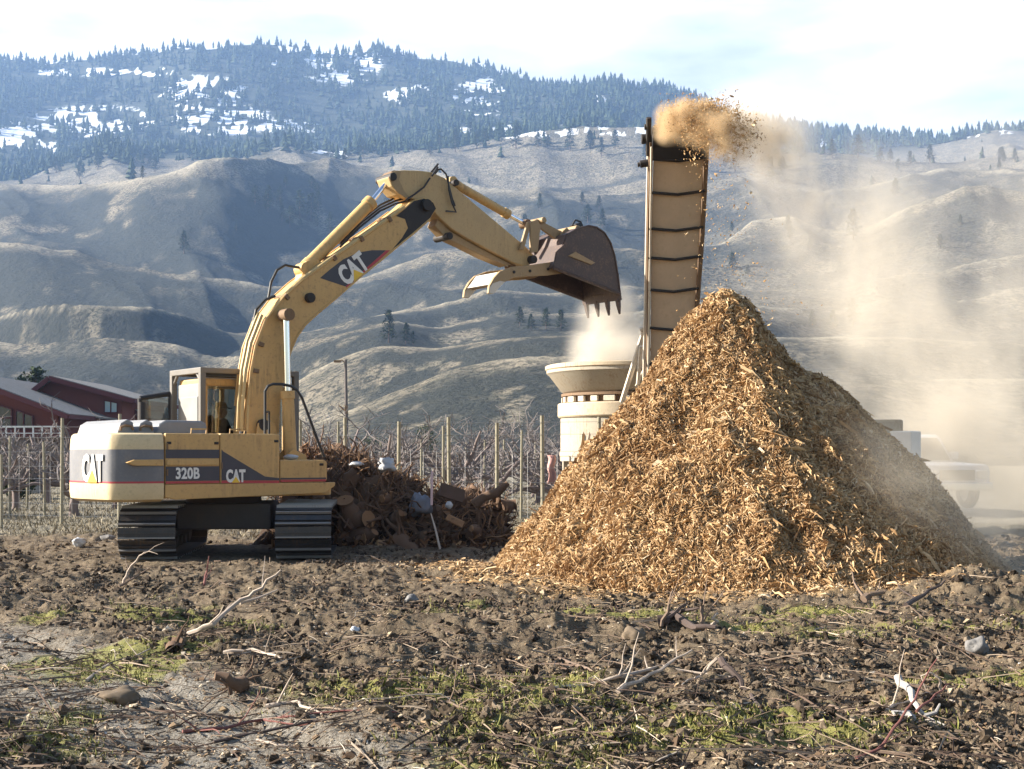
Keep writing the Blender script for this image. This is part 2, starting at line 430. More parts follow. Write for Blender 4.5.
# hills: dry grass, sagebrush, painted lit crests and shaded faces below, dark forest floor and snow above
t = NT('dry_hill_grass'); c = t.coord('Object')
att = t.n('ShaderNodeVertexColor', layer_name='cover'); sep = t.n('ShaderNodeSeparateColor', {0: att.outputs[0]})
n1 = t.noise(c, .012, 8, .65); n2 = t.noise(c, .09, 8, .72); n3 = t.noise(c, .5, 5, .7)
v = t.mix(t.ramp(n1, [(.35, 0), (.65, 1)]), (.205, .175, .128), (.33, .285, .21))
v = t.mix(t.ramp(n2, [(.46, 0), (.62, 1)]), v, (.15, .14, .105))
v = t.mix(t.math('MULTIPLY', t.ramp(n3, [(.47, 0), (.56, 1)]), .85), v, (.04, .043, .036))
v = t.mix(t.math('MULTIPLY', sep.outputs[2], .95), v, (.042, .047, .043))  # sagebrush, and painted shade on the slope faces
v = t.mix(t.math('MULTIPLY', att.outputs[1], t.ramp(n2, [(.35, .05), (.6, .8)])), v, (.46, .405, .30))  # pale crest rims: sunlit ridge edges painted into the colour
v = t.mix(sep.outputs[1], v, (.035, .045, .03))
v = t.mix(t.ramp(t.math('ADD', sep.outputs[0], t.math('MULTIPLY', t.math('SUBTRACT', n2, .5), .8)), [(.42, 0), (.55, 1)]), v, t.mix(n3, (.55, .57, .60), (.84, .86, .89)))
t.bsdf(v, .95, 0, t.bump(t.math('ADD', n2, t.math('MULTIPLY', n3, .25)), 1.0, 5.0), .1)
M['hill'] = t.m

SNOW = ((95, 122, 60, 16), (200, 92, 45, 16), (220, 120, 48, 16), (340, 62, 40, 22), (410, 94, 25, 10), (290, 127, 30, 7), (480, 98, 26, 20), (590, 101, 16, 7), (20, 135, 40, 14), (520, 131, 60, 7),
        (620, 131, 50, 5), (965, 132, 45, 5), (835, 143, 20, 5), (85, 72, 50, 4), (150, 72, 25, 5), (45, 150, 30, 6), (265, 64, 18, 5), (205, 45, 12, 3), (384, 55, 12, 4), (330, 154, 18, 5))
def snow_w(px, py, u, Y):
    w = 0 * px
    for (cx, cy, rx, ry) in SNOW:
        w = np.maximum(w, np.exp(-((px - cx) / rx) ** 2 - ((py - cy) / ry) ** 2))
    n = fbm(px / 15, py / 4.2, 4, 201, .66)
    return np.clip(w * 1.5, 0, 1.0) * sstep(.43, .57, n) * (Y > 1250)
def forest_w(px, py, u, Y):
    w = sstep(1480, 1700, Y + 260 * (fbm(u * 22, np.log(np.maximum(Y, 50)) * 14, 4, 210) - .5))
    w = w * np.where(px > 690, np.clip(sstep(1900, 2150, Y + 400 * (fbm(u * 22, np.log(np.maximum(Y, 50)) * 14, 4, 214) - .5)), 0, 1), 1)
    return w
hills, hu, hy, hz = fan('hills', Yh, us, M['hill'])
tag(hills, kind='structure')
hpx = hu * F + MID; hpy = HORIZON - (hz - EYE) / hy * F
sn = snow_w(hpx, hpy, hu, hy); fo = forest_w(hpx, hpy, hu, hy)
crest_light = 0 * sn
sage_shade = .75 * sstep(.46, .60, fbm(hu * 26, np.log(hy) * 15, 4, 220, .6)) * (hy < 1300)
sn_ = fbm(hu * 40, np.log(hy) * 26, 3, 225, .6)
for i in range(1, 7):  # dark faces and pale crests imitate side light in the colour
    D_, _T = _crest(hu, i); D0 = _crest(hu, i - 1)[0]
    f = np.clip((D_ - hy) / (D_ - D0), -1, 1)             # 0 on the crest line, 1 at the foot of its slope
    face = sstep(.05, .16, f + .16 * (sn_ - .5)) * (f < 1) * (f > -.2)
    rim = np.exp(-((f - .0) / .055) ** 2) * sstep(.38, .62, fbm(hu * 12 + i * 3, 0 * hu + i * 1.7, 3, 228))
    crest_light = np.maximum(crest_light, rim * sstep(.30, .55, sn_ + .1))
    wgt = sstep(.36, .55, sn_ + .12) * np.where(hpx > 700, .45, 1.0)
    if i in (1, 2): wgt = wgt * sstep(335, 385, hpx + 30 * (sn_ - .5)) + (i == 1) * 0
    sage_shade = np.maximum(sage_shade * (1 - .8 * rim), face * wgt)
    sage_shade = np.where((i == 2) & (hpx < 350) & (hpx > 240) & (hy > 150) & (hy < D_), sage_shade * .15, sage_shade)
vattr(hills, 'cover', np.stack([sn, fo * .9, sage_shade, crest_light * (hy < 1700)], -1))

# --- where a line of sight meets the land (used to stand things on the ground they stand on)
_mY = np.concatenate([np.linspace(5, 150, 900), 150 * (3000 / 150) ** np.linspace(0, 1, 1600)])
def land(px, py):
    u = (px - MID) / F; z = terrain(u * _mY / np.maximum(_mY, 12.0), _mY)
    tt = (z - EYE) / _mY; k = np.argmax(tt >= (HORIZON - py) / F)
    if tt[k] < (HORIZON - py) / F: k = int(np.argmax(tt))
    Y = _mY[k]
    return Vector((u * Y, Y, gz_at(u * Y, Y)))
def gz_at(x, y):
    x = np.asarray(x, float); y = np.asarray(y, float)
    r = terrain(x / np.maximum(y, 12.0), y)
    return float(r) if r.ndim == 0 else r

# ------------------------------------------------------------------ far conifers
t = NT('conifer_needles'); g = t.n('ShaderNodeNewGeometry'); oi = t.n('ShaderNodeObjectInfo')
v = t.ramp(t.math('FRACT', t.math('ADD', g.outputs['Random Per Island'], oi.outputs['Random'])), [(0, (.016, .028, .015)), (.5, (.03, .045, .022)), (1, (.05, .065, .032))])
t.bsdf(v, .9, 0, None, .1); M['needles'] = t.m
M['bark'] = m_flat('bark', (.10, .07, .05), .95, 0, .35, 6, .5, .03)

def conifer_proto(seed, tiers=5, sides=6):
    r_ = np.random.default_rng(seed); V, Fc = [], []
    for k in range(tiers):
        z0 = .10 + .84 * k / tiers; z1 = min(1.0, z0 + .34 - .12 * k / tiers)
        rad = .24 * (1 - k / tiers) ** .85 + .03; b = len(V)
        V.append((r_.normal(0, .01), r_.normal(0, .01), z1))
        for j in range(sides):
            a = 2 * math.pi * (j + r_.uniform(-.3, .3)) / sides + k; q = rad * r_.uniform(.55, 1.25)
            V.append((q * math.cos(a), q * math.sin(a), z0 + r_.uniform(-.05, .05)))
        for j in range(sides): Fc.append((b, b + 1 + j, b + 1 + (j + 1) % sides))
        Fc.append((b + 1, b + 3, b + 5)); Fc.append((b + 1, b + 5, b + 3)) if False else None
    Fc = [f for f in Fc if f is not None]
    return np.array(V), np.array(Fc)

N = 82000
u_ = rng.uniform(-.63, .63, N); Y_ = rng.uniform(1250, 2620, N)
z_ = terrain(u_, Y_); px_ = u_ * F + MID; py_ = HORIZON - (z_ - EYE) / Y_ * F
acc = forest_w(px_, py_, u_, Y_) * (1 - .70 * (snow_w(px_, py_, u_, Y_) > .35)) * (.25 + .75 * sstep(.36, .56, fbm(u_ * 30, np.log(Y_) * 22, 3, 230)))
acc = np.where(px_ > 690, acc * .8, acc)
keep = rng.uniform(0, 1, N) < acc * .42
keep |= (rng.uniform(0, 1, N) < .004) & (Y_ < 1900)
# the crest line carries a ragged row of its own
uc = rng.uniform(-.63, .63, 850); Dc, _ = _crest(uc, len(CREST) - 1); Yc = Dc * rng.uniform(.975, 1.0, 850)
ua = np.concatenate([u_[keep], uc]); Ya = np.concatenate([Y_[keep], Yc]); za = terrain(ua, Ya)
hts = rng.lognormal(math.log(13.0), .38, len(ua)).clip(5, 25)
parts = []
for k in range(4):
    pv, pf = conifer_proto(50 + k)
    sel = np.arange(len(ua)) % 4 == k
    pos = np.stack([ua[sel] * Ya[sel], Ya[sel], za[sel] - .6], -1); n = sel.sum()
    parts.append((pv, pf, pos, rand_rot(n, .03), np.stack([hts[sel] * rng.uniform(.75, 1.25, n), hts[sel], hts[sel]], -1)))
VV, FF, b = [], [], 0
for pv, pf, pos, rot, scl in parts:
    L = pv[None] * scl[:, None, :]; V = np.einsum('nij,nkj->nki', rot, L) + pos[:, None, :]
    f = pf[None] + (np.arange(len(pos)) * len(pv))[:, None, None] + b
    VV.append(V.reshape(-1, 3)); FF.append(f.reshape(-1, 3)); b += V.shape[0] * V.shape[1]
forest = np_mesh('conifer_forest', np.concatenate(VV), np.concatenate(FF), M['needles'])
tag(forest, 'dark conifer forest covering the snowy upper mountain', 'forest', kind='stuff')

def pine_proto(seed):
    """loose pine: trunk and a ragged crown of many small needle clumps"""
    r_ = np.random.default_rng(seed)
    tr = MB(); tr.tube([(0, 0, -.05), (.01, 0, .3), (0, .01, .6), (0, 0, .96)], [.022, .017, .011, .003], 6)
    tv, tf = [], []
    for k in range(46):
        z = .16 + .82 * (k / 46) ** .9; rad = .25 * (1 - (z - .16) / .86) ** .75 + .02
        a = k * 2.4 + r_.uniform(-.4, .4); q = rad * r_.uniform(.5, 1.12)
        tr.tube([(0, 0, z - .02), (q * math.cos(a), q * math.sin(a), z + r_.uniform(-.03, .02))], [.005, .002], 3)
        for s in range(22):
            f = r_.uniform(.25, 1.05); cpt = np.array([q * f * math.cos(a), q * f * math.sin(a), z]) + r_.normal(0, .017, 3)
            d = r_.normal(0, 1, (3, 3)); d /= np.linalg.norm(d, axis=1)[:, None]
            b0 = len(tv); tv += list(cpt + d * r_.uniform(.018, .042)); tf.append((b0, b0 + 1, b0 + 2))
    return tr, np.array(tv), np.array(tf)
PINES = []
for k in range(3):
    tr, tv, tf = pine_proto(70 + k)
    lab = 'lone dark pine standing on the grassy hills below the forest'
    root = thing('pine_tree', lab, 'tree', group='scattered pines on the hills')
    tr.build('trunk', M['bark'], root); np_mesh('crown', tv, tf, M['needles'], root)
    PINES.append(root)
PINE_AT = [(389, 343, 34), (406, 344, 22), (413, 345, 15), (812, 327, 18), (833, 328, 19), (853, 326, 30), (455, 152, 24), (485, 147, 19), (502, 143, 13), (516, 149, 24), (548, 149, 15), (570, 152, 26), (591, 149, 17),
           (615, 150, 20), (363, 159, 19), (430, 156, 15), (345, 161, 13), (800, 160, 24), (832, 158, 20), (858, 158, 24), (880, 164, 17), (930, 163, 19), (1000, 160, 13), (1015, 163, 15), (910, 165, 14), (755, 166, 19),
           (735, 172, 22), (771, 180, 24), (268, 212, 27), (300, 219, 30), (311, 222, 29), (290, 228, 22), (280, 204, 18), (318, 212, 22), (184, 254, 24), (540, 210, 17), (602, 228, 20), (520, 326, 20), (546, 329, 22), (561, 331, 22),
           (531, 331, 18), (853, 240, 32), (645, 160, 18), (120, 165, 12), (60, 172, 13), (150, 166, 12), (36, 388, 24), (20, 390, 17), (700, 170, 18), (790, 240, 14), (940, 250, 16), (255, 205, 20), (330, 232, 20)]
rp_ = random.Random(5)
for _ in range(46):
    a_ = rp_.choice(((420, 660, 136, 158), (690, 1010, 152, 172), (230, 400, 170, 235), (700, 1000, 180, 300), (0, 220, 168, 182), (500, 640, 200, 330)))
    PINE_AT.append((rp_.uniform(a_[0], a_[1]), rp_.uniform(a_[2], a_[3]), rp_.uniform(10, 20)))
for i, (px, py, hp) in enumerate(PINE_AT):
    q = land(px, py) if py < 380 else Vector(((px - MID) / F * 118, 118, 0.0))
    o = PINES[i] if i < 3 else copy_tree(PINES[i % 3])
    o.location = q + Vector((0, 0, -.2)); s = hp / F * q.y
    if py >= 380: s = (HORIZON - (py - hp)) / F * q.y + EYE
    o.scale = (s * random.uniform(1.05, 1.5), s * random.uniform(1.05, 1.5), s); o.rotation_euler.z = random.uniform(0, 6.28)
    if py >= 380: tag(o, 'green pine rising behind the red house roof', 'tree', 'pines behind the house')
# ------------------------------------------------------------------ excavator (local axes: X forward, Y left, Z up)
EA, EC = R(38), (-4.85, 21.9)
def ex(px, py, Y):
    u = (px - MID) / F; v = (HORIZON - py) / F
    d = (Y - EC[0] * math.sin(EA) + EC[1] * math.cos(EA)) / (math.cos(EA) - u * math.sin(EA))
    x, y = u * d - EC[0], d - EC[1]
    return Vector((x * math.cos(EA) + y * math.sin(EA), Y, EYE + v * d))
def exz(pts, Y): return [(lambda q: (q.x, q.z))(ex(a, b, Y)) for a, b in pts]

exc = thing('excavator', 'yellow tracked excavator with its arm raised over the tub grinder', 'excavator', (EC[0], EC[1], 0), EA)

def text_mesh(txt, height, bold=.02, squeeze=1.0):
    cu = bpy.data.curves.new('lettering', 'FONT'); cu.body = txt; cu.size = 1; cu.align_x = 'CENTER'; cu.align_y = 'CENTER'
    cu.offset = bold; cu.extrude = .004; cu.resolution_u = 3; cu.space_character = 1.02
    o = bpy.data.objects.new('lettering', cu); COL.objects.link(o); bpy.context.view_layer.update()
    me = bpy.data.meshes.new_from_object(o.evaluated_get(bpy.context.evaluated_depsgraph_get()))
    bpy.data.objects.remove(o); bpy.data.curves.remove(cu)
    k = height / .70
    for v in me.vertices: v.co = (v.co.x * k * squeeze, v.co.y * k, v.co.z)
    return me

M['yellow_bright'] = m_flat('emblem_yellow', (.75, .48, .05), .5)
def logo(parent, pos, nrm_rot, h, name='logo', txt='CAT', squeeze=.92, tri=True, bold=.045):
    """bold white letters with the small yellow triangle under the middle one"""
    me = text_mesh(txt, h, bold, squeeze)
    if tri:
        bm = bmesh.new(); bm.from_mesh(me); w = h * .40
        vs = [bm.verts.new((x, y, z)) for z in (.004, .0075) for x, y in ((-w * .95, -h * .52), (w * .95, -h * .52), (0, 0))]
        for f in ((0, 1, 2), (5, 4, 3), (0, 3, 4, 1), (1, 4, 5, 2), (2, 5, 3, 0)): bm.faces.new([vs[i] for i in f]).material_index = 1
        bm.to_mesh(me); bm.free()
    o = link(name, me, [M['white_letter'], M['yellow_bright']], parent)
    o.location = pos; o.rotation_euler = nrm_rot
    return o

# --- running gear
DIRA = math.atan2(.995, -.10) - EA          # tracks point at the camera, not along the boom
def track():
    half, rad, wid = 1.52, .37, .86
    belt = MB(); pitch = .19
    per = 4 * half + 2 * math.pi * rad; n = int(round(per / pitch))
    for i in range(n):
        s = i * per / n
        if s < 2 * half: p, a = Vector((-half + s, 0, .405 + rad)), 0
        elif s < 2 * half + math.pi * rad:
            a = (s - 2 * half) / rad; p = Vector((half + rad * math.sin(a), 0, .405 + rad * math.cos(a)))
        elif s < 4 * half + math.pi * rad: p, a = Vector((half - (s - 2 * half - math.pi * rad), 0, .405 - rad)), math.pi
        else:
            a = math.pi + (s - 4 * half - math.pi * rad) / rad; p = Vector((-half + rad * math.sin(a), 0, .405 + rad * math.cos(a)))
        M3 = Matrix.Rotation(a, 3, 'Y')
        belt.box(p, (pitch * .93, wid, .028), M3)
        for k in (-.07, .0): belt.box(p + M3 @ Vector((k, 0, .03)), (.018, wid * .995, .05 if k else .03), M3, 1 if k else 0)
        belt.box(p + M3 @ Vector((0, 0, -.05)), (pitch * .8, .16, .07), M3)
    return belt
tb = track()
for side in (1, -1):
    t_ = tb.build('track', [M['steel'], M['bar']], exc) if side == 1 else t_.copy()
    if side == -1: COL.objects.link(t_)
    c_, s_ = math.cos(DIRA), math.sin(DIRA)
    t_.location = Vector((.20 - s_ * 1.185 * side, -.14 + c_ * 1.185 * side, 0)); t_.rotation_euler.z = DIRA
    fr = MB(); fr.bb((-1.25, -.20, .26), (1.25, .20, .60)); fr.bb((-.9, -.3, .30), (.9, .3, .42))
    fr.build('track_frame', M['track_dirt'], t_, .03)
    for x, nm in ((-1.52, 'idler'), (1.52, 'sprocket')):
        w = MB(); w.cyl((x, -.17, .405), (x, .17, .405), .30, 24); w.cyl((x, -.24, .405), (x, .24, .405), .12, 16)
        w.build(nm, M['track_dirt'], t_, .02)
    rl = MB()
    for k in range(6): rl.cyl((-1.1 + k * .44, -.22, .19), (-1.1 + k * .44, .22, .19), .1, 12)
    rl.build('roller', M['track_dirt'], t_)
cb = MB()
for rot in (DIRA,):
    Rm = Matrix.Rotation(DIRA, 3, 'Z')
    cb.box((.08, -.05, .62), (1.7, 1.5, .42), Rm); cb.box((.1, -.06, .52), (1.0, 2.3, .26), Rm)
cb.cyl((0, 0, .80), (0, 0, .97), .62, 32)
cb.build('carbody', M['track_dirt'], exc, .03)

# --- upper structure
SY = -1.38
dk = MB()
dk.prism([(-1.62, -1.33), (1.26, -1.33), (1.34, -1.25), (1.34, -.62), (.95, -.42), (.95, .38), (1.3, .46), (1.3, 1.3), (-1.62, 1.3)], .95, 1.12, 0, 'z')
dk.bb((.1, -.5, 1.12), (.95, .34, 1.18))
dk.build('deck', M['yellow'], exc, .02)
sk = MB()
sk.prism([(-1.63, .97), (-1.45, .93), (1.15, .985), (1.34, 1.105), (1.34, 1.165), (-1.63, 1.165)], -1.385, -1.335)
sk.build('skirt', M['yellow'], exc, .012)

# counterweight: plan outline swept up through painted bands
half = [(-1.65, -1.38), (-1.80, -1.378), (-1.95, -1.365), (-2.09, -1.335), (-2.21, -1.29), (-2.31, -1.225), (-2.375, -1.165), (-2.41, -1.12), (-2.425, -1.05), (-2.47, -.80), (-2.515, -.48), (-2.545, -.2)]
plan = half + [(-2.535, .1), (-2.47, .4), (-2.36, .65), (-2.15, .90), (-1.9, 1.05), (-1.65, 1.12)]
zs = [(.90, .90), (.94, .985), (1.03, 1.0), (1.145, 1.0), (1.185, 1.003), (1.215, 1.003), (1.43, 1.0), (1.70, .997), (1.86, .985), (1.925, .965), (1.95, .93)]
bands = [2, 0, 0, 0, 3, 1, 1, 0, 0, 0]
cw = MB(); n = len(plan); V = []
for z, k in zs:
    for (x, y) in plan: V.append(((x + 1.65) * k - 1.65 if k < .999 else x, y * (k if k < .999 else 1), z))
Fq, mi = [], []
for i in range(len(zs) - 1):
    for j in range(n - 1): Fq.append((i * n + j, i * n + j + 1, (i + 1) * n + j + 1, (i + 1) * n + j)); mi.append({5: 1, 6: 1}.get(i, {4: 3}.get(i, 0)))
for f, m_ in zip(Fq, mi): cw.f.append(f); cw.m.append(m_)
cw.v = V
L_ = len(zs) - 1
cw.f += [tuple(range(n)), tuple(L_ * n + j for j in range(n))]; cw.m += [0, 0]
for i in range(L_): cw.f.append((i * n, (i + 1) * n, (i + 1) * n + n - 1, i * n + n - 1)); cw.m.append(0)
cwo = cw.build('counterweight', [M['cw_sunlit'], M['faded_sunlit_band'], M['yellow'], M['red_band']], exc, 0, 32)
# moulded ledge that carries on across the side panel
lg = MB(); lg.prism([(-2.23, 1.50), (-2.12, 1.545), (-1.66, 1.55), (-1.66, 1.45), (-2.12, 1.455)], -1.40, -1.30)
lg.build('ledge', M['yellow'], cwo, .01)
logo(cwo, (-2.502, -.69, 1.395), (R(90), 0, R(-81)), .38, squeeze=.56)

ho = MB(); ho.bb((-1.62, -1.34, 1.12), (-.05, 1.28, 1.90)); ho.bb((-1.6, -1.2, 1.88), (-.8, 1.2, 1.93))
ho.build('engine_housing', M['yellow'], exc, .04)
sp = MB(); sp.bb((-1.625, SY, 1.17), (-.735, -1.30, 1.95)); spo = sp.build('side_panel', M['yellow'], exc, .02)
tr = MB()
tr.bb((-1.62, SY - .004, 1.565), (-.74, SY + .02, 1.70), 0); tr.bb((-1.62, SY - .004, 1.215), (-.74, SY + .02, 1.44), 0); tr.bb((-1.62, SY - .004, 1.178), (-.74, SY + .02, 1.2115), 1)
tr.build('band', [M['grey_band'], M['red_band']], spo)
lg = MB(); lg.bb((-1.61, SY - .022, 1.455), (-.75, SY + .02, 1.55)); lg.build('ledge', M['yellow'], spo, .012)
o_ = logo(spo, (-1.27, SY - .006, 1.325), (R(90), 0, 0), .165, 'lettering', '320B', .80, False, .03)
ft = MB(); ft.bb((-.725, SY, 1.17), (.315, -.46, 1.955)); fto = ft.build('fuel_tank', M['yellow'], exc, .022)
pl = exz([(221.5, 449.5), (223.5, 451.6), (265, 476.5), (279.3, 478), (279.3, 480.4), (221.5, 480.4)], SY)
d_ = MB(); d_.prism(pl, SY - .004, SY + .02)
pr = exz([(221.5, 480.6), (279.3, 480.6), (279.3, 483.2), (221.5, 483.2)], SY); d_.prism(pr, SY - .004, SY + .02, 1)
d_.build('band', [M['grey_band'], M['red_band']], fto)
q = ex(235.5, 475.3, SY); logo(fto, (q.x, SY - .006, q.z - .02), (R(90), 0, 0), .185, squeeze=.62)
cp = MB(); cp.cyl((-.1, -.9, 1.95), (-.1, -.9, 2.0), .06, 14); cp.build('filler_cap', M['black'], fto)
tbx = MB(); tbx.prism([(.325, 1.17), (1.16, 1.17), (1.19, 1.22), (1.19, 1.50), (1.15, 1.535), (.325, 1.535)], SY, -.62)
tbo = tbx.build('tool_box', M['yellow'], exc, .02)
d_ = MB(); d_.bb((.33, SY - .004, 1.218), (1.165, SY + .02, 1.245), 0); d_.bb((.33, SY - .004, 1.18), (1.165, SY + .02, 1.2135), 1)
d_.build('band', [M['grey_band'], M['red_band']], tbo)

for par, x_, z_ in ((spo, -.79, 1.80), (spo, -1.57, 1.80), (fto, .25, 1.84), (tbo, 1.08, 1.46)):
    l_ = MB(); l_.bb((x_ - .035, SY - .016, z_ - .02), (x_ + .035, SY + .01, z_ + .02)); l_.build('latch', M['dull_black'], par, .006)
for par, x_, z_ in ((spo, -1.60, 1.35), (spo, -1.60, 1.75), (fto, -.70, 1.45)):
    l_ = MB(); l_.cyl((x_, SY - .012, z_ - .05), (x_, SY - .012, z_ + .05), .014, 8); l_.build('hinge', M['frame_rust'], par)
for x_ in (-1.2, -.55):
    l_ = MB(); l_.tube([(x_, SY + .02, 1.95), (x_, SY + .02, 2.02), (x_ + .25, SY + .02, 2.02), (x_ + .25, SY + .02, 1.95)], .013, 6); l_.build('grab_handle', M['yellow'], spo if x_ < -.8 else fto)
# ribbed grey covers on the engine deck
for (xa, xb, m_) in ((-2.22, -1.93, 'hood'), (-1.91, -1.62, 'hood'), (-1.60, -.72, 'hood')):
    h_ = MB(); h_.prism([(xa, 1.93), (xb, 1.93), (xb - .03, 2.12), (xb - .12, 2.16), (xa + .16, 2.16), (xa + .06, 2.10)], -.95, .8)
    ho_ = h_.build('engine_hood', M[m_], exc, .04, None, 3)
    if xb < -1.6:
        g_ = MB(); g_.tube([(xa + .05, -.975, 1.99), (xa + .05, -.985, 2.04), (xa + .12, -.985, 2.07), (xa + .22, -.985, 2.06), (xa + .25, -.975, 2.0)], .02, 6)
        g_.build('lifting_eye', M['frame_rust'], ho_)
e_ = MB(); e_.cyl((-1.15, .7, 2.1), (-1.15, .7, 2.5), .06, 14); e_.build('exhaust', M['dull_black'], exc)

# --- cab, on the far side of the boom
X0, X1, Y0, Y1, Z0, Z1 = -.20, 1.40, .38, 1.38, 1.15, 2.93
cab = MB()
cab.bb((X0, Y0, Z0), (X1, Y1, 1.52)); cab.bb((X0, Y0, 2.80), (X1 - .1, Y1, Z1))
for (x, y) in ((X0, Y0), (X1 - .09, Y0), (X0, Y1 - .08), (X1 - .09, Y1 - .08), (X0 + .75, Y1 - .08)): cab.bb((x, y, 1.5), (x + .09, y + .08, 2.82))
cab.bb((X0, Y0 + .003, 1.5), (X0 + .12, Y1 - .003, 1.95))
cabo = cab.build('cab', M['yellow'], exc, .03)
rp = MB(); rp.bb((X0 - .025, Y0 + .04, 1.60), (X0 + .02, Y1 - .03, 2.84)); rp.prism([(1.70, .55)], 0, 0) if False else None
rp.bb((X0 - .045, Y0 + .14, 1.75), (X0 - .02, Y1 - .16, 2.62))
rp.build('rear_panel', M['cab_white'], cabo, .03)
wn = MB(); wn.bb((X0 + .10, Y0 + .02, 1.55), (X1 - .10, Y0 + .03, 2.79)); wn.build('side_window', M['glass'], cabo)
wn = MB(); wn.bb((X1 - .05, Y0 + .09, 1.5), (X1 - .04, Y1 - .09, 2.79)); wn.build('front_window', M['glass'], cabo)
gf = MB(); g0, g1, h0, h1 = X0 - .07, X1 + .10, Y0 - .10, Y1 + .08
for (x, y) in ((g0, h0), (g0, h1), (g1, h0), (g1, h1)): gf.bb((x - .05, y - .05, 1.4), (x + .05, y + .05, 3.01))
gf.bb((g0 - .05, h0 - .052, 3.0), (g0 + .05, h1 + .052, 3.10)); gf.bb((g1 - .05, h0 - .052, 3.0), (g1 + .05, h1 + .052, 3.10))
for y in (h0, h1): gf.bb((g0 + .04, y - .05, 3.003), (g1 - .04, y + .05, 3.097))
gf.bb((g0 + .04, h0 + .04, 3.03), (g1 - .04, h1 - .04, 3.06))
for y, s in ((h0, 1), (h1, -1)):
    gf.tube([(g0, y, 2.82), (g0, y + s * .2, 3.02)], .03, 6)
gf.build('guard_frame', M['guard'], cabo, .012)
st_ = MB(); st_.bb((.12, .62, 1.5), (.62, 1.12, 1.68)); st_.box((.10, .87, 1.98), (.12, .48, .66), Matrix.Rotation(R(-8), 3, 'Y'))
st_.build('seat', M['black'], cabo, .04)
for y in (.52, 1.2):
    ct = MB(); ct.bb((.5, y - .07, 1.5), (.85, y + .07, 1.78)); ct.tube([(.78, y, 1.78), (.80, y, 1.98)], [.015, .022], 8)
    ct.build('control_lever', M['black'], cabo, .01)
# open cab door folded back, seen beyond the rear corner
dr = MB(); dq = Matrix.Rotation(R(12), 3, 'Z')
dx, dy = -.30, 1.50
for (a, b) in (((0, 0), (0, .95)), ((0, .95), (.55, .95)), ((.55, 0), (.55, .95)), ((0, 0), (.55, 0))):
    dr.tube([(dx - a[0], dy + .06 * a[0], 1.75 + a[1] - (.1 if a[0] > 0 and a[1] > .5 else 0)), (dx - b[0], dy + .06 * b[0], 1.75 + b[1] - (.1 if b[0] > 0 and b[1] > .5 else 0))], .045, 8)
do = dr.build('cab_door', M['black'], cabo)
dg = MB(); dg.bb((dx - .53, dy + .0, 1.78), (dx - .02, dy + .012, 2.62)); dg.build('door_glass', M['glass'], cabo)

# hand rail over the fuel tank
hr = MB(); pts = [(265, 435), (265, 410), (265, 391), (268, 386), (273, 384), (282, 384.3), (291, 386), (297, 390), (302, 398), (312, 425), (324, 457)]
hr.tube([ex(a, b, -1.25) for a, b in pts], .024, 8); hr.tube([ex(265, 412, -1.25), ex(269, 412, -.75), ex(269, 435, -.75)], .02, 8)
hr.build('handrail', M['hose'], exc)

# --- boom
BO = [(246, 440), (249, 405), (252, 372), (257, 345), (267, 319), (283, 298), (303, 280), (330, 260.5), (357, 241.5), (385, 222), (404, 208), (413, 200), (424, 197), (433, 201), (437, 209),
      (430, 219), (414, 233), (398, 246), (380, 261), (360, 277), (335, 299), (318, 313), (305, 325), (296, 338), (290, 353), (285, 376), (281, 402), (279, 440)]
bp = exz(BO, -.26)
bm_ = MB(); bm_.prism(bp, -.26, .26)
boom = bm_.build('boom', M['yellow'], exc, .018)
# flanges proud of the side plates
fl = MB()
for a, b in ((1, 11), (15, 26)):
    seg = bp[a:b]
    fl.tube([(x, -.262, z) for x, z in seg], .020, 6); fl.tube([(x, .262, z) for x, z in seg], .020, 6)
fl.build('weld_seam', M['yellow'], boom)
# black patch over the end of the boom
be = exz([(436, 208.5), (433, 202.5), (424, 198.5), (414, 201), (405, 209), (396, 216), (405, 219), (408, 228), (402, 238), (393, 248.5), (398, 245), (414, 232), (430, 218)], -.262)
e_ = MB(); e_.prism(be, -.2645, -.255); e_.prism([(x, z) for x, z in be], .255, .2645); e_.build('dark_patch', M['dull_black'], boom)
dp = exz([(320, 278), (330, 269.5), (343, 259.5), (358, 252.5), (372, 250.2), (386, 250.3), (345.5, 286.5)], -.262)
d_ = MB(); d_.prism(dp, -.2645, -.25)
rd = exz([(345.8, 286.2), (386.2, 250.3), (390, 250.3), (347, 289)], -.262); d_.prism(rd, -.2645, -.25, 1)
d_.build('band', [M['grey_band'], M['red_band']], boom)
A_, B_ = ex(335, 283, -.27), ex(372, 252, -.27)
ang = math.atan2(B_.z - A_.z, B_.x - A_.x)
q = ex(353.5, 269.5, -.27)
lo = logo(boom, (q.x, -.266, q.z), (0, 0, 0), .33, squeeze=.66)
lo.rotation_euler = (Matrix.Rotation(-ang, 3, 'Y') @ Matrix.Rotation(R(90), 3, 'X')).to_euler()
for (a, b, r) in ((286, 314, .075), (309, 298, .085), (262, 425, .1)):
    q = ex(a, b, -.27); p_ = MB(); p_.cyl((q.x, -.36, q.z), (q.x, .36, q.z), r, 18); p_.build('pin', M['dull_black'], boom, .01)

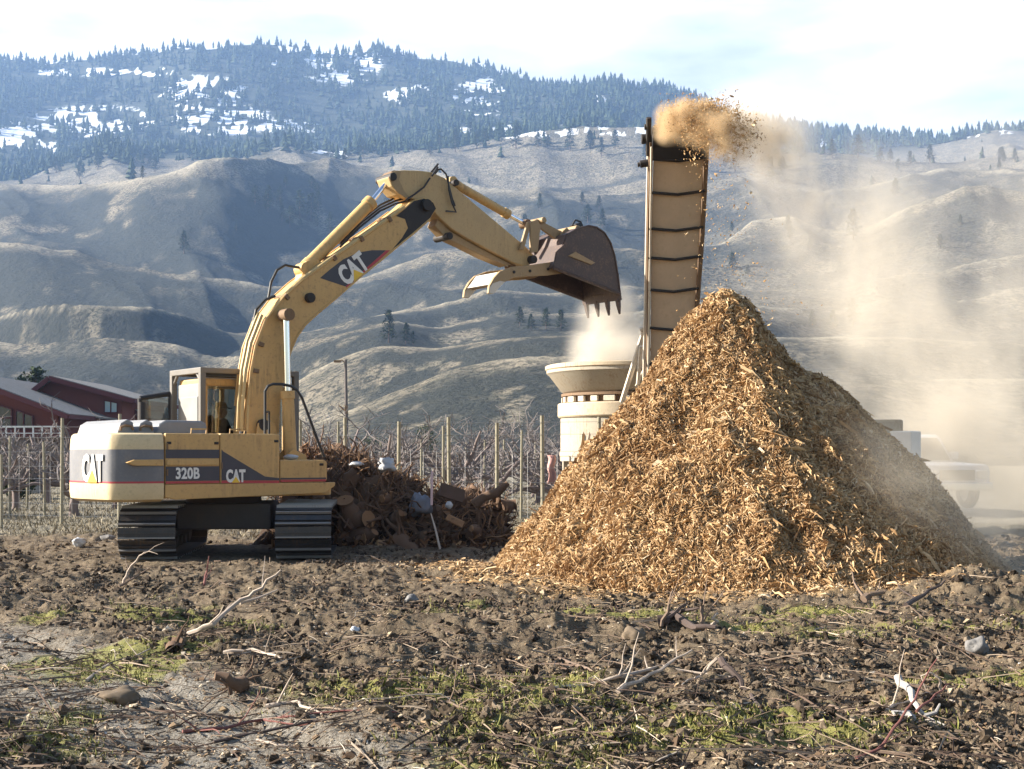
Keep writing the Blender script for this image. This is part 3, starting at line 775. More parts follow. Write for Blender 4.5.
def ram(name, a, m, b, r, parent, rod=.55, eye=True):
    """hydraulic ram: barrel a-m, chrome rod m-b"""
    a, m, b = Vector(a), Vector(m), Vector(b); d = (m - a).normalized()
    c_ = MB(); c_.cyl(a, m, r, 20); c_.cyl(m - d * .12, m + d * .02, r * 1.16, 20); c_.cyl(a - d * .02, a + d * .1, r * 1.1, 20)
    w = Vector((0, r * 1.25, 0)); c_.cyl(a - d * .1 - w, a - d * .1 + w, r * 1.05, 16)
    o = c_.build(name, M['yellow'], parent, .008, 40)
    k = MB(); k.cyl(m, b, r * rod, 16); k.build('rod', M['chrome'], o, 0, 40)
    k = MB(); k.cyl(b - w, b + w, r * 1.0, 16); k.build('rod_eye', M['frame_rust'], o, .006, 40)
    return o
for s in (1, -1):
    Yb = -.46 * s
    a, m, b = [ex(p[0], p[1], -.46) for p in ((291, 462), (287.5, 392), (286, 315))]
    ram('boom_cylinder', (a.x, Yb, a.z), (m.x, Yb, m.z), (b.x, Yb, b.z), .105, exc)
bk = MB()
for y in (-.62, -.32, .32, .6): bk.prism([(.60, 1.1), (1.35, 1.1), (1.2, 1.62), (.95, 1.72), (.75, 1.5)], y - .02, y + .02)
q = [(.28, 1.1), (.95, 1.1), (.78, 2.15), (.62, 2.25), (.46, 2.15)]
for y in (-.33, .33): bk.prism(q, y - .025, y + .025)
bk.build('boom_bracket', M['yellow'], exc, .008)
# stick cylinder along the top of the boom
ram('stick_cylinder', ex(307, 266, 0), ex(371, 202, 0), ex(391, 178, 0), .115, exc, .42)
sb = MB(); sb.prism(exz([(296, 284), (322, 265), (312, 259), (303, 262)], 0), -.12, .12); sb.build('ram_bracket', M['yellow'], boom, .01)
# steel pipes and hoses up the back and along the top of the boom
top = [(250, 432), (251, 405), (254, 372), (259, 346), (269, 320), (284, 300), (304, 281), (331, 261.5), (358, 242.5), (386, 223), (405, 209)]
def off_path(k, Y, i0=0, i1=11):
    pts = [ex(a, b, Y) for a, b in top]; out = []
    for i, p in enumerate(pts):
        d = pts[min(i + 1, 10)] - pts[max(i - 1, 0)]; nrm = Vector((-d.z, 0, d.x)).normalized(); out.append(p + nrm * k)
    return out[i0:i1]
pp = MB()
for k, Y in ((.05, -.24), (.07, -.14), (.05, .05), (.06, .16)): pp.tube(off_path(k, Y, 0, 11), .024, 8)
for k, Y in ((.15, -.22), (.16, -.10), (.23, -.18)): pp.tube(off_path(k, Y, 0, 5), .026, 8)
pp.build('pipe', M['pipe'], boom, 0, 60)
for i in (2, 3, 5, 7, 8, 9):
    cl = MB()
    p = off_path(.05, -.1)[i]; d = (off_path(.05, -.1)[min(i + 1, 10)] - off_path(.05, -.1)[i - 1]).normalized()
    cl.box(p, (.07, .40, .10), Matrix.Rotation(-math.atan2(d.z, d.x), 3, 'Y'))
    cl.build('pipe_clamp', M['frame_rust'], boom, .008)
hs = MB()
hs.tube([ex(a, b, -.15) for a, b in ((252, 330), (256, 310), (265, 300), (275, 296))], .026, 8)
hs.tube([ex(a, b, -.05) for a, b in ((268, 300), (271, 282), (277, 270), (285, 265), (295, 267), (303, 268))], .024, 8)
for dy, k in ((-.12, 0), (0, 3), (.12, 6)):
    hs.tube([ex(a, b - k, dy) for a, b in ((340, 247), (360, 227), (380, 211), (395, 204), (406, 201), (415, 196), (425, 186), (433, 176), (438, 170))], .02, 8)
hs.tube([ex(a, b, -.27) for a, b in ((432, 176), (436, 170), (441, 169), (446, 174), (449, 186), (452, 198), (455, 206))], .018, 8)
hs.tube([ex(a, b, -.28) for a, b in ((448, 176), (449, 190), (452, 203), (456, 212), (446, 211))], .018, 8)
hs.tube([ex(a, b, -.27) for a, b in ((430, 178), (424, 187), (415, 194), (406, 200))], .018, 8)
hs.build('hose', M['hose'], exc)

# --- stick
ST = [(388.5, 177), (391, 173), (397, 170.5), (405, 170), (420, 170.5), (432, 172), (445, 178), (456, 187.5), (480, 208), (505, 229), (527, 247.5), (534, 255), (534, 262), (527, 266.5), (514, 263), (490, 250.5),
      (466, 237.5), (452, 229), (440, 218), (432, 209), (420, 201), (408, 197.5), (399, 194), (392, 186)]
sp_ = exz(ST, -.21)
s_ = MB(); s_.prism(sp_, -.21, .21); stick = s_.build('stick', M['stick'], exc, .02)
under = exz([(440, 218), (452, 230), (466, 238.5), (490, 251.5), (514, 264), (509, 265.5), (488, 257), (462, 244), (449, 238), (437, 225)], -.2)
u_m = MB(); u_m.prism(under, -.13, .13); u_m.build('lower_plate', M['thumb'], stick, .012)
nose = exz([(388.5, 177), (391, 173), (397, 170.5), (401, 172), (399, 180), (404, 191), (411, 199), (404, 197), (396, 191)], -.21)
n_ = MB(); n_.prism(nose, -.214, -.2); n_.build('dark_patch', M['thumb'], stick)
for (a, b, r, w) in ((424, 206, .11, .34), (392, 177, .075, .26), (455, 183, .06, .26), (530, 260, .08, .34), (449, 236, .07, .24)):
    q = ex(a, b, -.2); p_ = MB(); p_.cyl((q.x, -w, q.z), (q.x, w, q.z), r, 18); p_.build('pin', M['dull_black'], stick, .01)
ram('bucket_cylinder', ex(455, 184, 0), ex(508, 214.5, 0), ex(525, 224, 0), .085, exc, .55)
# thumb ram under the stick
ram('thumb_cylinder', ex(450, 238, 0), ex(497, 257, 0), ex(510, 266, 0), .075, exc, .6)
lk = MB()
for y in (-.26, .26):
    lk.prism(exz([(527, 222), (531, 221), (523, 250), (519, 250)], y), y - .03, y + .03)
    lk.prism(exz([(530, 222), (537, 219.5), (540, 226), (537, 252), (530, 253)], y * 1.15), y * 1.15 - .03, y * 1.15 + .03)
    lk.prism(exz([(531, 222), (536, 219), (569, 236), (566, 244), (560, 243)], y * .8), y * .8 - .035, y * .8 + .035)
q = ex(533, 222.5, 0); lk.cyl((q.x, -.36, q.z), (q.x, .36, q.z), .06, 16)
lk.build('bucket_linkage', M['thumb'], exc, .01)
# bucket: side plates, curved back, lip, teeth
W = .56
BK = [(564, 244), (567, 235), (577, 229), (588, 226), (596, 227.5), (604, 233), (610, 243), (614, 256), (617, 274), (619.5, 294)]
MO = [(553, 268), (556, 252)]
bk2 = exz(BK, -W); mo = exz(MO, -W)
side = bk2 + mo
b_ = MB()
for y in (-W, W): b_.prism(side, y - .02, y + .02)
th = .03
for i in range(len(bk2) - 1):
    a, b = Vector((bk2[i][0], 0, bk2[i][1])), Vector((bk2[i + 1][0], 0, bk2[i + 1][1]))
    d = (b - a); l = d.length; b_.box((a + b) / 2 + Vector((0, 0, 0)), (l + .03, 2 * W - .044, th), Matrix.Rotation(-math.atan2(d.z, d.x), 3, 'Y'))
a, b = Vector((mo[0][0], 0, mo[0][1])), Vector((bk2[0][0], 0, bk2[0][1])); d = b - a
b_.box((a + b) / 2, (d.length, 2 * W - .044, th), Matrix.Rotation(-math.atan2(d.z, d.x), 3, 'Y'))
bucket = b_.build('bucket', M['bucket'], exc, .008)
lp = MB(); a, b = Vector((mo[0][0], 0, mo[0][1])), Vector((bk2[-1][0], 0, bk2[-1][1])); d = b - a; al = -math.atan2(d.z, d.x)
lp.tube([(a.x, -W - .02, a.z), (b.x, -W - .02, b.z)], .035, 6); lp.tube([(a.x, W + .02, a.z), (b.x, W + .02, b.z)], .035, 6)
rib = [Vector((x, 0, z)) for x, z in exz([(567, 256), (574, 252), (594, 263), (590, 265)], -W)]
wr = MB(); wr.prism([(p.x, p.z) for p in rib], -W - .05, -W - .018); wr.build('wear_strip', M['thumb'], bucket, .006)
for y in (-W - .022, W + .022): lp.tube([(x, y, z) for x, z in bk2[1:]], .022, 6)
lp.build('edge_strip', M['bucket'], bucket)
li = Vector((bk2[-1][0], 0, bk2[-1][1])); dn = (li - Vector((bk2[-2][0], 0, bk2[-2][1]))).normalized()
lpb = MB(); lpb.box(li + dn * .04, (.18, 2 * W + .06, .05), Matrix.Rotation(-math.atan2(dn.z, dn.x), 3, 'Y')); lpb.build('lip', M['bucket'], bucket, .01)
for k in range(4):
    y = -W + .07 + k * (2 * W - .14) / 3
    tm = MB(); p0 = li + dn * .08; tm.tube([p0 + Vector((0, y, 0)), p0 + dn * .16 + Vector((0, y, 0)), p0 + dn * .33 + Vector((0, y, 0))], [.062, .05, .022], 4)
    tm.build('tooth', M['bucket'], bucket, .004)
ear = MB()
for y in (-.3, .3):
    ear.prism(exz([(553, 268), (551, 262), (557, 243), (562, 231), (566, 227.5), (569, 231), (570, 242), (566, 256), (560, 268)], y), y - .035, y + .035)
q = ex(566, 231.5, 0); ear.cyl((q.x, -.38, q.z), (q.x, .38, q.z), .075, 16)
q = ex(556, 262, 0); ear.cyl((q.x, -.48, q.z), (q.x, .48, q.z), .08, 16)
ear.build('bucket_ear', M['thumb'], bucket, .01)
mt = MB(); q = ex(576, 226, 0); mt.box(q, (.16, .22, .1), Matrix.Rotation(R(-20), 3, 'Y')); mt.tube([q + Vector((-.1, 0, 0)), q + Vector((-.02, 0, .12)), q + Vector((.12, 0, .1)), q + Vector((.2, 0, -.02))], .022, 8)
mt.build('hose_fitting', M['black'], bucket, .01)
# thumb
TW = .34
arm = [(564, 261), (569, 264), (567, 270), (560, 273.5), (548, 275.5), (530, 276.5), (513, 278), (504, 282), (498, 288), (492.5, 294), (487.5, 293.5), (488.5, 286), (493, 278), (499, 271.5), (511, 267), (530, 265), (548, 262.5)]
th_ = None
ta = exz(arm, -.40)
tm = MB()
for y in (-.40, .40): tm.prism(ta, y - .035, y + .035)
ins = exz([(499, 272.5), (506, 276), (497, 286), (491.5, 284)], -.40); tm.prism(ins, -.365, .365)
tm.cyl((ex(530, 271, 0).x, -.37, ex(530, 271, 0).z), (ex(530, 271, 0).x, .37, ex(530, 271, 0).z), .07, 14)
thumb = tm.build('thumb', M['thumb'], exc, .01)
wp = exz([(491.6, 283.5), (489, 287), (488, 293.6), (492.5, 294), (498, 288), (504, 282), (499, 281)], -.40)
ww = MB()
for y in (-.40, .40): ww.prism(wp, y - .04, y + .04)
ws = exz([(499.5, 271.7), (501.5, 272.7), (492.6, 285), (490.6, 284)], -.40); ww.prism(ws, -.36, .36); ww.build('tine_tip', M['tine_lit'], thumb, .006)
for px, py in ((530, 271), (548, 269), (560, 267), (514, 272)):
    q = ex(px, py, -.44); bo = MB(); bo.cyl((q.x, -.45, q.z), (q.x, -.43, q.z), .03, 10); bo.build('bolt', M['dull_black'], thumb)

# ------------------------------------------------------------------ operator
def figure(name, segs, parent, mat, vox=.016):
    """one continuous body: capsules fused by a voxel remesh"""
    bm = bmesh.new()
    for a, b, ra, rb in segs:
        a, b = Vector(a), Vector(b); k = max(2, int((b - a).length / (min(ra, rb) * .35)) + 1)
        for i in range(k):
            f = i / (k - 1); r = ra + (rb - ra) * f
            bmesh.ops.create_icosphere(bm, subdivisions=2, radius=r, matrix=Matrix.Translation(a.lerp(b, f)))
    me = bpy.data.meshes.new(name); bm.to_mesh(me); bm.free()
    o = bpy.data.objects.new(name, me); COL.objects.link(o)
    md = o.modifiers.new('fuse', 'REMESH'); md.mode = 'VOXEL'; md.voxel_size = vox; md.use_smooth_shade = True
    sm = o.modifiers.new('soften', 'SMOOTH'); sm.iterations = 4; sm.factor = .5
    bpy.context.view_layer.update()
    me2 = bpy.data.meshes.new_from_object(o.evaluated_get(bpy.context.evaluated_depsgraph_get()))
    o.modifiers.clear(); o.data = me2; me2.materials.append(mat) if not me2.materials else None
    if parent: o.parent = parent
    return o
M['skin'] = m_flat('skin', (.46, .26, .18), .55, 0, .12, 14)
M['jacket'] = m_flat('work_jacket', (.06, .065, .08), .85, 0, .3, 12)
M['cap'] = m_flat('dark_cap', (.02, .02, .025), .8, 0, .2, 20)
pw = Matrix.Rotation(EA, 3, 'Z') @ Vector((.34, .87, 0))
op = thing('person', 'operator in a dark cap sitting inside the excavator cab', 'person', (EC[0] + pw.x, EC[1] + pw.y, 1.68), EA)
segs = [((0, 0, .08), (-.02, 0, .30), .15, .155), ((-.02, 0, .30), (-.01, 0, .46), .155, .14), ((-.01, -.17, .50), (-.01, .17, .50), .075, .075), ((0, 0, .52), (.02, 0, .62), .06, .055),
        ((.03, 0, .70), (.02, 0, .76), .085, .095), ((.07, 0, .66), (.08, 0, .68), .055, .06), ((.125, 0, .715), (.128, 0, .705), .014, .018)]
for s in (-1, 1):
    segs += [((0, .2 * s, .49), (.12, .25 * s, .24), .055, .045), ((.12, .25 * s, .24), (.38, .30 * s, .22), .043, .032), ((.38, .30 * s, .22), (.45, .305 * s, .22), .036, .034),
             ((.02, .1 * s, .08), (.42, .12 * s, .10), .09, .07), ((.42, .12 * s, .10), (.48, .12 * s, -.10), .066, .05), ((.015, .098 * s, .70), (.01, .1 * s, .73), .018, .02)]
    for f in range(4): segs.append(((.46, (.285 + .014 * f) * s, .22), (.50, (.288 + .014 * f) * s, .185 - .004 * f), .0095, .008))
    segs.append(((.42, .27 * s, .225), (.465, .262 * s, .205), .011, .009))
body = figure('body', segs, op, M['skin'], .012)
jk = [((0, 0, .12), (-.02, 0, .30), .165, .168), ((-.02, 0, .30), (-.01, 0, .46), .168, .15), ((-.01, -.17, .50), (-.01, .17, .50), .088, .088)]
for s in (-1, 1): jk += [((0, .2 * s, .49), (.12, .25 * s, .24), .068, .057), ((.12, .25 * s, .24), (.34, .295 * s, .22), .055, .044)]
figure('jacket', jk, op, M['jacket'], .014)
cm = MB(); cm.lathe([(.106, .755), (.108, .79), (.09, .845), (.04, .872), (.001, .876)], (.02, 0, 0), 20); cm.box((.145, 0, .765), (.11, .14, .012), Matrix.Rotation(R(8), 3, 'Y'))
cm.build('cap', M['cap'], op, .004, 50)
for s in (-1, 1):
    ey = MB(); ey.lathe([(.001, -.009), (.008, -.004), (.008, .004), (.001, .009)], (.108, .034 * s, .735), 8)
    ey.build('eye', M['black'], op)
# ------------------------------------------------------------------ tub grinder
GC = Vector((2.5, 28.0, 0)); gs = F / 28.0
gz_ = lambda py: EYE + (HORIZON - py) / gs
tg = thing('tub_grinder', 'dusty white tub grinder with a flared hopper and a steep discharge conveyor', 'grinder', GC)
tub = MB()
tub.lathe([(1.74, gz_(366)), (1.76, gz_(368)), (1.755, gz_(374)), (1.70, gz_(376)), (1.43, gz_(392.5)), (1.36, gz_(394)), (1.34, gz_(392)), (1.64, gz_(374)), (1.69, gz_(367.5))], (0, 0, 0), 72, 0, True)
tubo = tub.build('tub', M['tub'], tg, 0, 30)
rm = MB(); rm.lathe([(1.762, gz_(366.4)), (1.785, gz_(367)), (1.785, gz_(370)), (1.762, gz_(371))], (0, 0, 0), 72, 0, True); rm.build('rim', M['tub_rust'], tubo, 0, 30)
gp = MB(); gp.lathe([(1.33, gz_(391)), (1.33, gz_(406))], (0, 0, 0), 56); gp.lathe([(1.37, gz_(394.2)), (1.44, gz_(394.4)), (1.44, gz_(397)), (1.37, gz_(397.2))], (0, 0, 0), 56, 0, True)
gpo = gp.build('drive_ring', M['frame_rust'], tg, 0, 30)
for k in range(26):
    a = 2 * math.pi * k / 26; b_ = MB()
    b_.box((1.40 * math.cos(a), 1.40 * math.sin(a), gz_(400.5)), (.07, .16 if k % 3 else .24, .11), Matrix.Rotation(a, 3, 'Z'))
    b_.build('ring_block', M['frame_pale'], gpo, .008)
fg = MB(); fg.lathe([(1.30, gz_(404)), (1.50, gz_(404)), (1.515, gz_(405)), (1.515, gz_(416.5)), (1.49, gz_(418))], (0, 0, 0), 72); fg.build('flange', M['tub_rust'], tg, 0, 30)
dm = MB(); dm.lathe([(1.455, gz_(417)), (1.455, gz_(451.5)), (1.475, gz_(452)), (1.475, gz_(456)), (1.46, gz_(456.5)), (1.46, gz_(461)), (1.30, gz_(461.2)), (1.30, 1.0)], (0, 0, 0), 72)
dm.build('drum', M['tub'], tg, 0, 30)
for a in (192, 215, 240, 262, 300):
    p_ = MB(); p_.box((1.40 * math.cos(R(a)), 1.40 * math.sin(R(a)), (gz_(461) + .85) / 2), (.10, .09, gz_(461) - .85), Matrix.Rotation(R(a), 3, 'Z')); p_.build('post', M['tub'], tg, .01)
ch = MB(); ch.bb((-1.3, -1.0, .72), (6.0, -.8, .98)); ch.bb((-1.3, .8, .72), (6.0, 1.0, .98))
for x in (-1.2, .5, 2, 3.5, 4.8, 5.9): ch.bb((x - .06, -.8, .76), (x + .06, .8, .94))
ch.build('chassis', M['frame_rust'], tg, .01)
for x in (3.2, 4.4):
    for y in (-1.05, 1.05):
        w = MB(); w.lathe([(.22, -.13), (.44, -.14), (.50, -.08), (.50, .08), (.44, .14), (.22, .13)], (0, 0, 0), 28, 0, True)
        wo = w.build('wheel', M['black'], tg, 0, 40); wo.location = (x, y, .50); wo.rotation_euler = (R(90), 0, 0)
        h_ = MB(); h_.lathe([(.23, -.09), (.10, -.05), (.08, -.12), (.001, -.12)], (0, 0, 0), 20); h_.build('rim', M['frame_pale'], wo, 0, 40)
en = MB(); en.bb((2.2, -1.05, .98), (5.62, 1.05, 2.36)); eno = en.build('engine_housing', M['tub'], tg, .05)
for k in range(3):
    l_ = MB()
    for j in range(7): l_.box((2.75 + k * 1.0, -1.075, 1.3 + j * .12), (.8, .03, .06), Matrix.Rotation(R(25), 3, 'X'))
    l_.build('louvre', M['tub_rust'], eno)
ex_ = MB(); ex_.tube([(3.0, .4, 2.3), (3.0, .4, 2.75), (3.06, .4, 2.9)], .07, 12); ex_.build('exhaust', M['frame_rust'], eno)

# discharge conveyor, rising from under the tub towards the camera
cv = lambda p: Vector(p) - GC
CB, CT = Vector((3.10, 26.15, 1.25)), Vector((2.865, 22.3, 7.02))
cdir = (CT - CB).normalized(); CL = (CT - CB).length
cx = Vector((1, 0, 0)); cx = (cx - cdir * cx.dot(cdir)).normalized(); cn = cx.cross(cdir).normalized()
if cn.y > 0: cn = -cn                           # the underside faces the camera
CM = Matrix((cx, cdir, cn)).transposed()
def cpt(a, s, n): return cv(CB + cx * a + cdir * s + cn * n)
def wid(s): return .33 + .10 * min(1, s / CL / .75)
def cs_at(py):                                   # how far up the conveyor a given row lies
    lo, hi = 0, CL
    for _ in range(40):
        m = (lo + hi) / 2; q = CB + cdir * m
        if HORIZON - (q.z - EYE) / q.y * F > py: lo = m
        else: hi = m
    return lo
bl = MB(); NS = 40; rows = []
for i in range(NS + 1):
    s = CL * i / NS; w = wid(s)
    for f in np.linspace(-1, 1, 9): rows.append(cpt(f * w, s, .03 + .045 * (1 - abs(f)) + .006 * math.sin(i * 2.1 + f * 3)))
bl.v = [tuple(v) for v in rows]
k0 = len(bl.v); bl.v += [tuple(Vector(v) - cn * .03) for v in rows]
for i in range(NS):
    for j in range(8):
        a = i * 9 + j; bl.f.append((a, a + 1, a + 10, a + 9)); bl.m.append(0); bl.f.append((k0 + a, k0 + a + 9, k0 + a + 10, k0 + a + 1)); bl.m.append(0)
bl.build('conveyor_belt', M['belt'], tg, 0, 60)
for side, mats in ((-1, ('frame_rust', 'frame_pale')), (1, ('frame_rust', 'frame_rust'))):
    r_ = MB()
    for i in range(12):
        s0, s1 = CL * i / 12, CL * (i + 1) / 12
        a0, a1 = side * (wid(s0) + .05), side * (wid(s1) + .05)
        r_.tube([cpt(a0, s0, .05), cpt(a1, s1, .05)], .045, 4)
        r_.tube([cpt(a0 * 1.02, s0, -.26), cpt(a1 * 1.02, s1, -.26)], .04, 4)
        r_.tube([cpt(a0, s0, .04), cpt(a1, s1, -.24)], .018, 5)
    ro = r_.build('side_rail', M[mats[0]], tg, .004)
    r2 = MB(); oa = side * .50
    r2.tube([cpt(side * .47, 0, -.12), cpt(side * .505, CL * .98, -.12)], .032 if side < 0 else .026, 6)
    if side < 0: r2.tube([cpt(side * .40, CL * .05, .09), cpt(side * .475, CL * .99, .09)], .022, 6)
    r2.build('edge_bar', M[mats[1]], tg)
for py in (157.5, 191, 227, 256, 288, 326, 362):
    s = cs_at(py); w = wid(s) + .05; b_ = MB()
    b_.tube([cpt(-w, s + .02, .08), cpt(-w * .4, s - .005, .10), cpt(0, s - .02, .115), cpt(w * .4, s - .005, .10), cpt(w, s + .02, .08)], .026, 8)
    b_.build('idler_bar', M['dull_black'], tg, 0, 50)
hp = MB(); hp.cyl(cpt(-.47, CL + .02, -.05), cpt(.47, CL + .02, -.05), .19, 28); hp.build('head_pulley', M['black'], tg, .01, 40)
hd = MB()
hd.box(cpt(0, CL - .10, .09), (.90, .42, .05), CM); hd.box(cpt(0, CL + .16, .0), (.90, .12, .3), CM)
hd.build('head_flap', M['black'], tg, .01)
tk = MB(); tk.tube([cpt(-.52, CL - .25, .02), cpt(-.53, CL + .42, .02)], .05, 8); tk.cyl(cpt(-.50, CL + .02, -.05), cpt(-.64, CL + .02, -.05), .085, 14); tk.cyl(cpt(-.52, CL - .40, -.02), cpt(-.66, CL - .42, -.02), .065, 14); tk.cyl(cpt(-.64, CL - .42, -.02), cpt(-.70, CL - .43, -.02), .04, 12)
tk.cyl(cpt(-.60, CL + .25, .0), cpt(-.50, CL + .25, .0), .05, 10)
tk.build('drive_motor', M['dull_black'], tg, .008, 40)
su = MB()
a = P(647, 322, 25.0); b = P(622, 402, 26.0); su.tube([cv(a), cv(b)], .055, 6)
a = P(648, 352, 25.2); b = P(632, 353, 25.3); su.tube([cv(P(651, 326, 25.0)), cv(P(640, 330, 25.0))], .05, 6)
su.tube([cv(P(641, 346, 25.1)), cv(P(638, 384, 25.6))], .04, 6); su.tube([cv(P(650, 358, 25.3)), cv(P(636, 386, 25.7))], .03, 6)
su.build('support_strut', M['frame_pale'], tg, .006)
su = MB(); su.tube([cv(P(657, 326, 25.3)), cv(P(655, 372, 25.9))], .10, 4); su.tube([cv(P(645, 350, 25.5)), cv(P(662, 349, 25.5))], .04, 4)
su.build('lower_frame', M['frame_rust'], tg, .006)

M['cloth'] = m_flat('faded_red_cloth', (.48, .27, .24), .9, 0, .3, 8)
cl_ = MB(); n_ = 9
for i in range(n_):
    for j in range(4):
        z = 1.62 - i * .075; x = .17 * (j / 3 - .5) * (1 - .04 * i) + .02 * math.sin(i * 1.3); cl_.v.append((x, .04 * math.sin(j * 2.2 + i * .7), z - EYE))
for i in range(n_ - 1):
    for j in range(3): a = i * 4 + j; cl_.f.append((a, a + 1, a + 5, a + 4)); cl_.m.append(0)
rg = cl_.build('rag', M['cloth'], None, 0, 'all'); rg.location = (P(551.5, 466, 27.2).x, 27.2, EYE)
sd = rg.modifiers.new('thick', 'SOLIDIFY'); sd.thickness = .02
tag(rg, 'faded red rag hanging beside the white grinder drum', 'rag')

# ------------------------------------------------------------------ heap of shredded wood
PC = Vector((3.12, 18.75, 0)); PEAK = (2.99, 18.6, 4.11)
def pile_r(a):
    """base radius on bearing a (0 = +x): two rough faces that meet in a ridge towards the camera"""
    r = 3.55 + .20 * np.cos(a + 1.47) ** 8 * 1.2 - .25 * np.cos(2 * (a + 1.5)) * .35
    return r
def pile_z(x, y):
    dx, dy = x - PEAK[0], y - PEAK[1]; a = np.arctan2(dy, dx); r = np.hypot(dx, dy)
    ridge = np.exp(-((np.angle(np.exp(1j * (a + 1.42)))) / .42) ** 2)
    Rb = 3.42 + .36 * np.cos(a) + .16 * np.cos(a) ** 2 + .42 * ridge - .12 * np.exp(-((np.angle(np.exp(1j * (a + .55)))) / .4) ** 2) - .08 * np.cos(3 * a + .5)
    Rb = Rb + .22 * (2 * vn(np.cos(a) * 1.5 + 9, np.sin(a) * 1.5 + 4, 5) - 1)
    q = r / Rb
    prof = 1 - q
    prof = prof - .035 * np.sin(np.pi * np.clip(q, 0, 1)) + .10 * np.exp(-((np.angle(np.exp(1j * (a + .15)))) / .7) ** 2) * np.sin(np.pi * np.clip(q, 0, 1)) * 0
    z = PEAK[2] * (1.03 * np.minimum(prof, 1 - .11 * (1 - np.exp(-(q / .08) ** 2)) * 0) )
    z = z - .22 * np.exp(-(r / .28) ** 2)
    sh = .27 * np.exp(-(((dx - 1.75) / .55) ** 2 + ((dy + .2) / .9) ** 2)) + .26 * np.exp(-(((dx - 2.75) / .35) ** 2 + ((dy + .1) / .8) ** 2)) - .18 * np.exp(-(((dx - .9) / .5) ** 2 + ((dy + .6) / .8) ** 2))
    sh = sh + .30 * np.exp(-(((dx + 1.3) / .7) ** 2 + ((dy + 1.3) / .6) ** 2)) * 0 - .20 * np.exp(-(((dx + .55) / .5) ** 2 + ((dy + 1.35) / .35) ** 2)) + .16 * np.exp(-(((dx + .3) / .9) ** 2 + ((dy + 2.1) / .4) ** 2)) + .14 * np.exp(-(((dx + 1.9) / .5) ** 2 + ((dy + .7) / .6) ** 2))
    n = .30 * (ridged(x * 1.7 + z * .5, y * 1.7 - z * .6, 3, 305, .6) - .6) + .34 * (fbm(x * 1.1 + 3, y * 1.1 + z * .9, 4, 301, .55) - .5) + .09 * (ridged(np.cos(a) * 3.5 + 7, np.sin(a) * 3.5 + r * .5, 3, 310) - .6) * sstep(.1, .5, q)
    return np.maximum(z + (sh + n) * sstep(1.12, .8, q), -.25)
nr, na = 110, 300
rr = np.linspace(0, 1, nr) ** .8 * 4.3; aa = np.linspace(0, 2 * np.pi, na, endpoint=False)
RRp, AAp = np.meshgrid(rr, aa, indexing='ij')
Xp, Yp = PEAK[0] + RRp * np.cos(AAp), PEAK[1] + RRp * np.sin(AAp)
Zp = pile_z(Xp, Yp) + .10 * (fbm(Xp * 5, Yp * 5 + RRp * 3, 3, 330, .6) - .5)
Zp = np.where(RRp > 4.05, -.3, Zp)
idx = np.arange(nr * na).reshape(nr, na); nx = np.roll(idx, -1, 1)
Fc = np.stack([idx[:-1], nx[:-1], nx[1:], idx[1:]], -1).reshape(-1, 4)[:, ::-1]
t = NT('shredded_wood'); c = t.coord('Object')
n1 = t.noise(c, 3, 6, .7); n2 = t.noise(c, 24, 5, .75)
v = t.mix(t.ramp(n2, [(.35, 0), (.65, 1)]), (.09, .05, .022), (.34, .205, .095)); v = t.mix(t.math('MULTIPLY', n1, .4), v, (.12, .065, .028))
t.bsdf(v, .95, 0, t.bump(n2, 1.0, .08), .1); M['wood_base'] = t.m
WOOD = [(0, (.20, .115, .05)), (.18, (.37, .23, .11)), (.5, (.54, .355, .18)), (.8, (.66, .47, .265)), (.96, (.64, .48, .29)), (1, (.74, .62, .45))]
M['chips'] = m_island('wood_chips', WOOD, .85, (.62, .53, .45))
pile = np_mesh('woodchip_pile', np.stack([Xp - PC.x, Yp - PC.y, Zp], -1).reshape(-1, 3), Fc, M['wood_base'], None, True)
pile.location = PC
tag(pile, 'tall heap of freshly shredded orange brown wood below the conveyor', 'woodchip pile')
def pile_sample(n):
    a = rng.uniform(0, 2 * np.pi, n * 2); a = a[(np.sin(a) < .72)][:n]
    r = np.sqrt(rng.uniform(0, 1, len(a))) * 3.95
    x, y = PEAK[0] + r * np.cos(a), PEAK[1] + r * np.sin(a); z = pile_z(x, y); k = z > -.02
    return x[k], y[k], z[k]
def on_slope(x, y, hfun, n, spread):
    """rotations whose local z follows the surface normal, loosely"""
    e = .05; gx = (hfun(x + e, y) - hfun(x - e, y)) / (2 * e); gy = (hfun(x, y + e) - hfun(x, y - e)) / (2 * e)
    nz = np.stack([-gx, -gy, np.ones_like(gx)], 1) + rng.normal(0, spread, (n, 3)); nz /= np.linalg.norm(nz, axis=1)[:, None]
    tx = rng.normal(size=(n, 3)); tx -= nz * (tx * nz).sum(1)[:, None]; tx /= np.linalg.norm(tx, axis=1)[:, None]
    return np.stack([tx, np.cross(nz, tx), nz], -1)
x, y, z = pile_sample(250000); n = len(x)
ln = rng.lognormal(math.log(.036), .45, n).clip(.015, .15)
scl = np.stack([ln, ln * rng.uniform(.08, .26, n), rng.uniform(.004, .014, n)], 1)
ch = scatter('wood_chips', BOXV, BOXF, np.stack([x - PC.x, y - PC.y, z + rng.uniform(-.04, .06, n)], 1), on_slope(x, y, pile_z, n, .6), scl, M['chips'], pile, .12)
tag(ch, kind='stuff')
x, y, z = pile_sample(60000); n = len(x)   # long stringy strips
ln = rng.lognormal(math.log(.085), .45, n).clip(.035, .45)
ch = scatter('wood_strips', CHIPV, CHIPF, np.stack([x - PC.x, y - PC.y, z + rng.uniform(-.01, .06, n)], 1), on_slope(x, y, pile_z, n, .45), np.stack([ln, rng.uniform(.004, .010, n), rng.uniform(.012, .05, n)], 1), M['chips'], pile, .15)
tag(ch, kind='stuff')
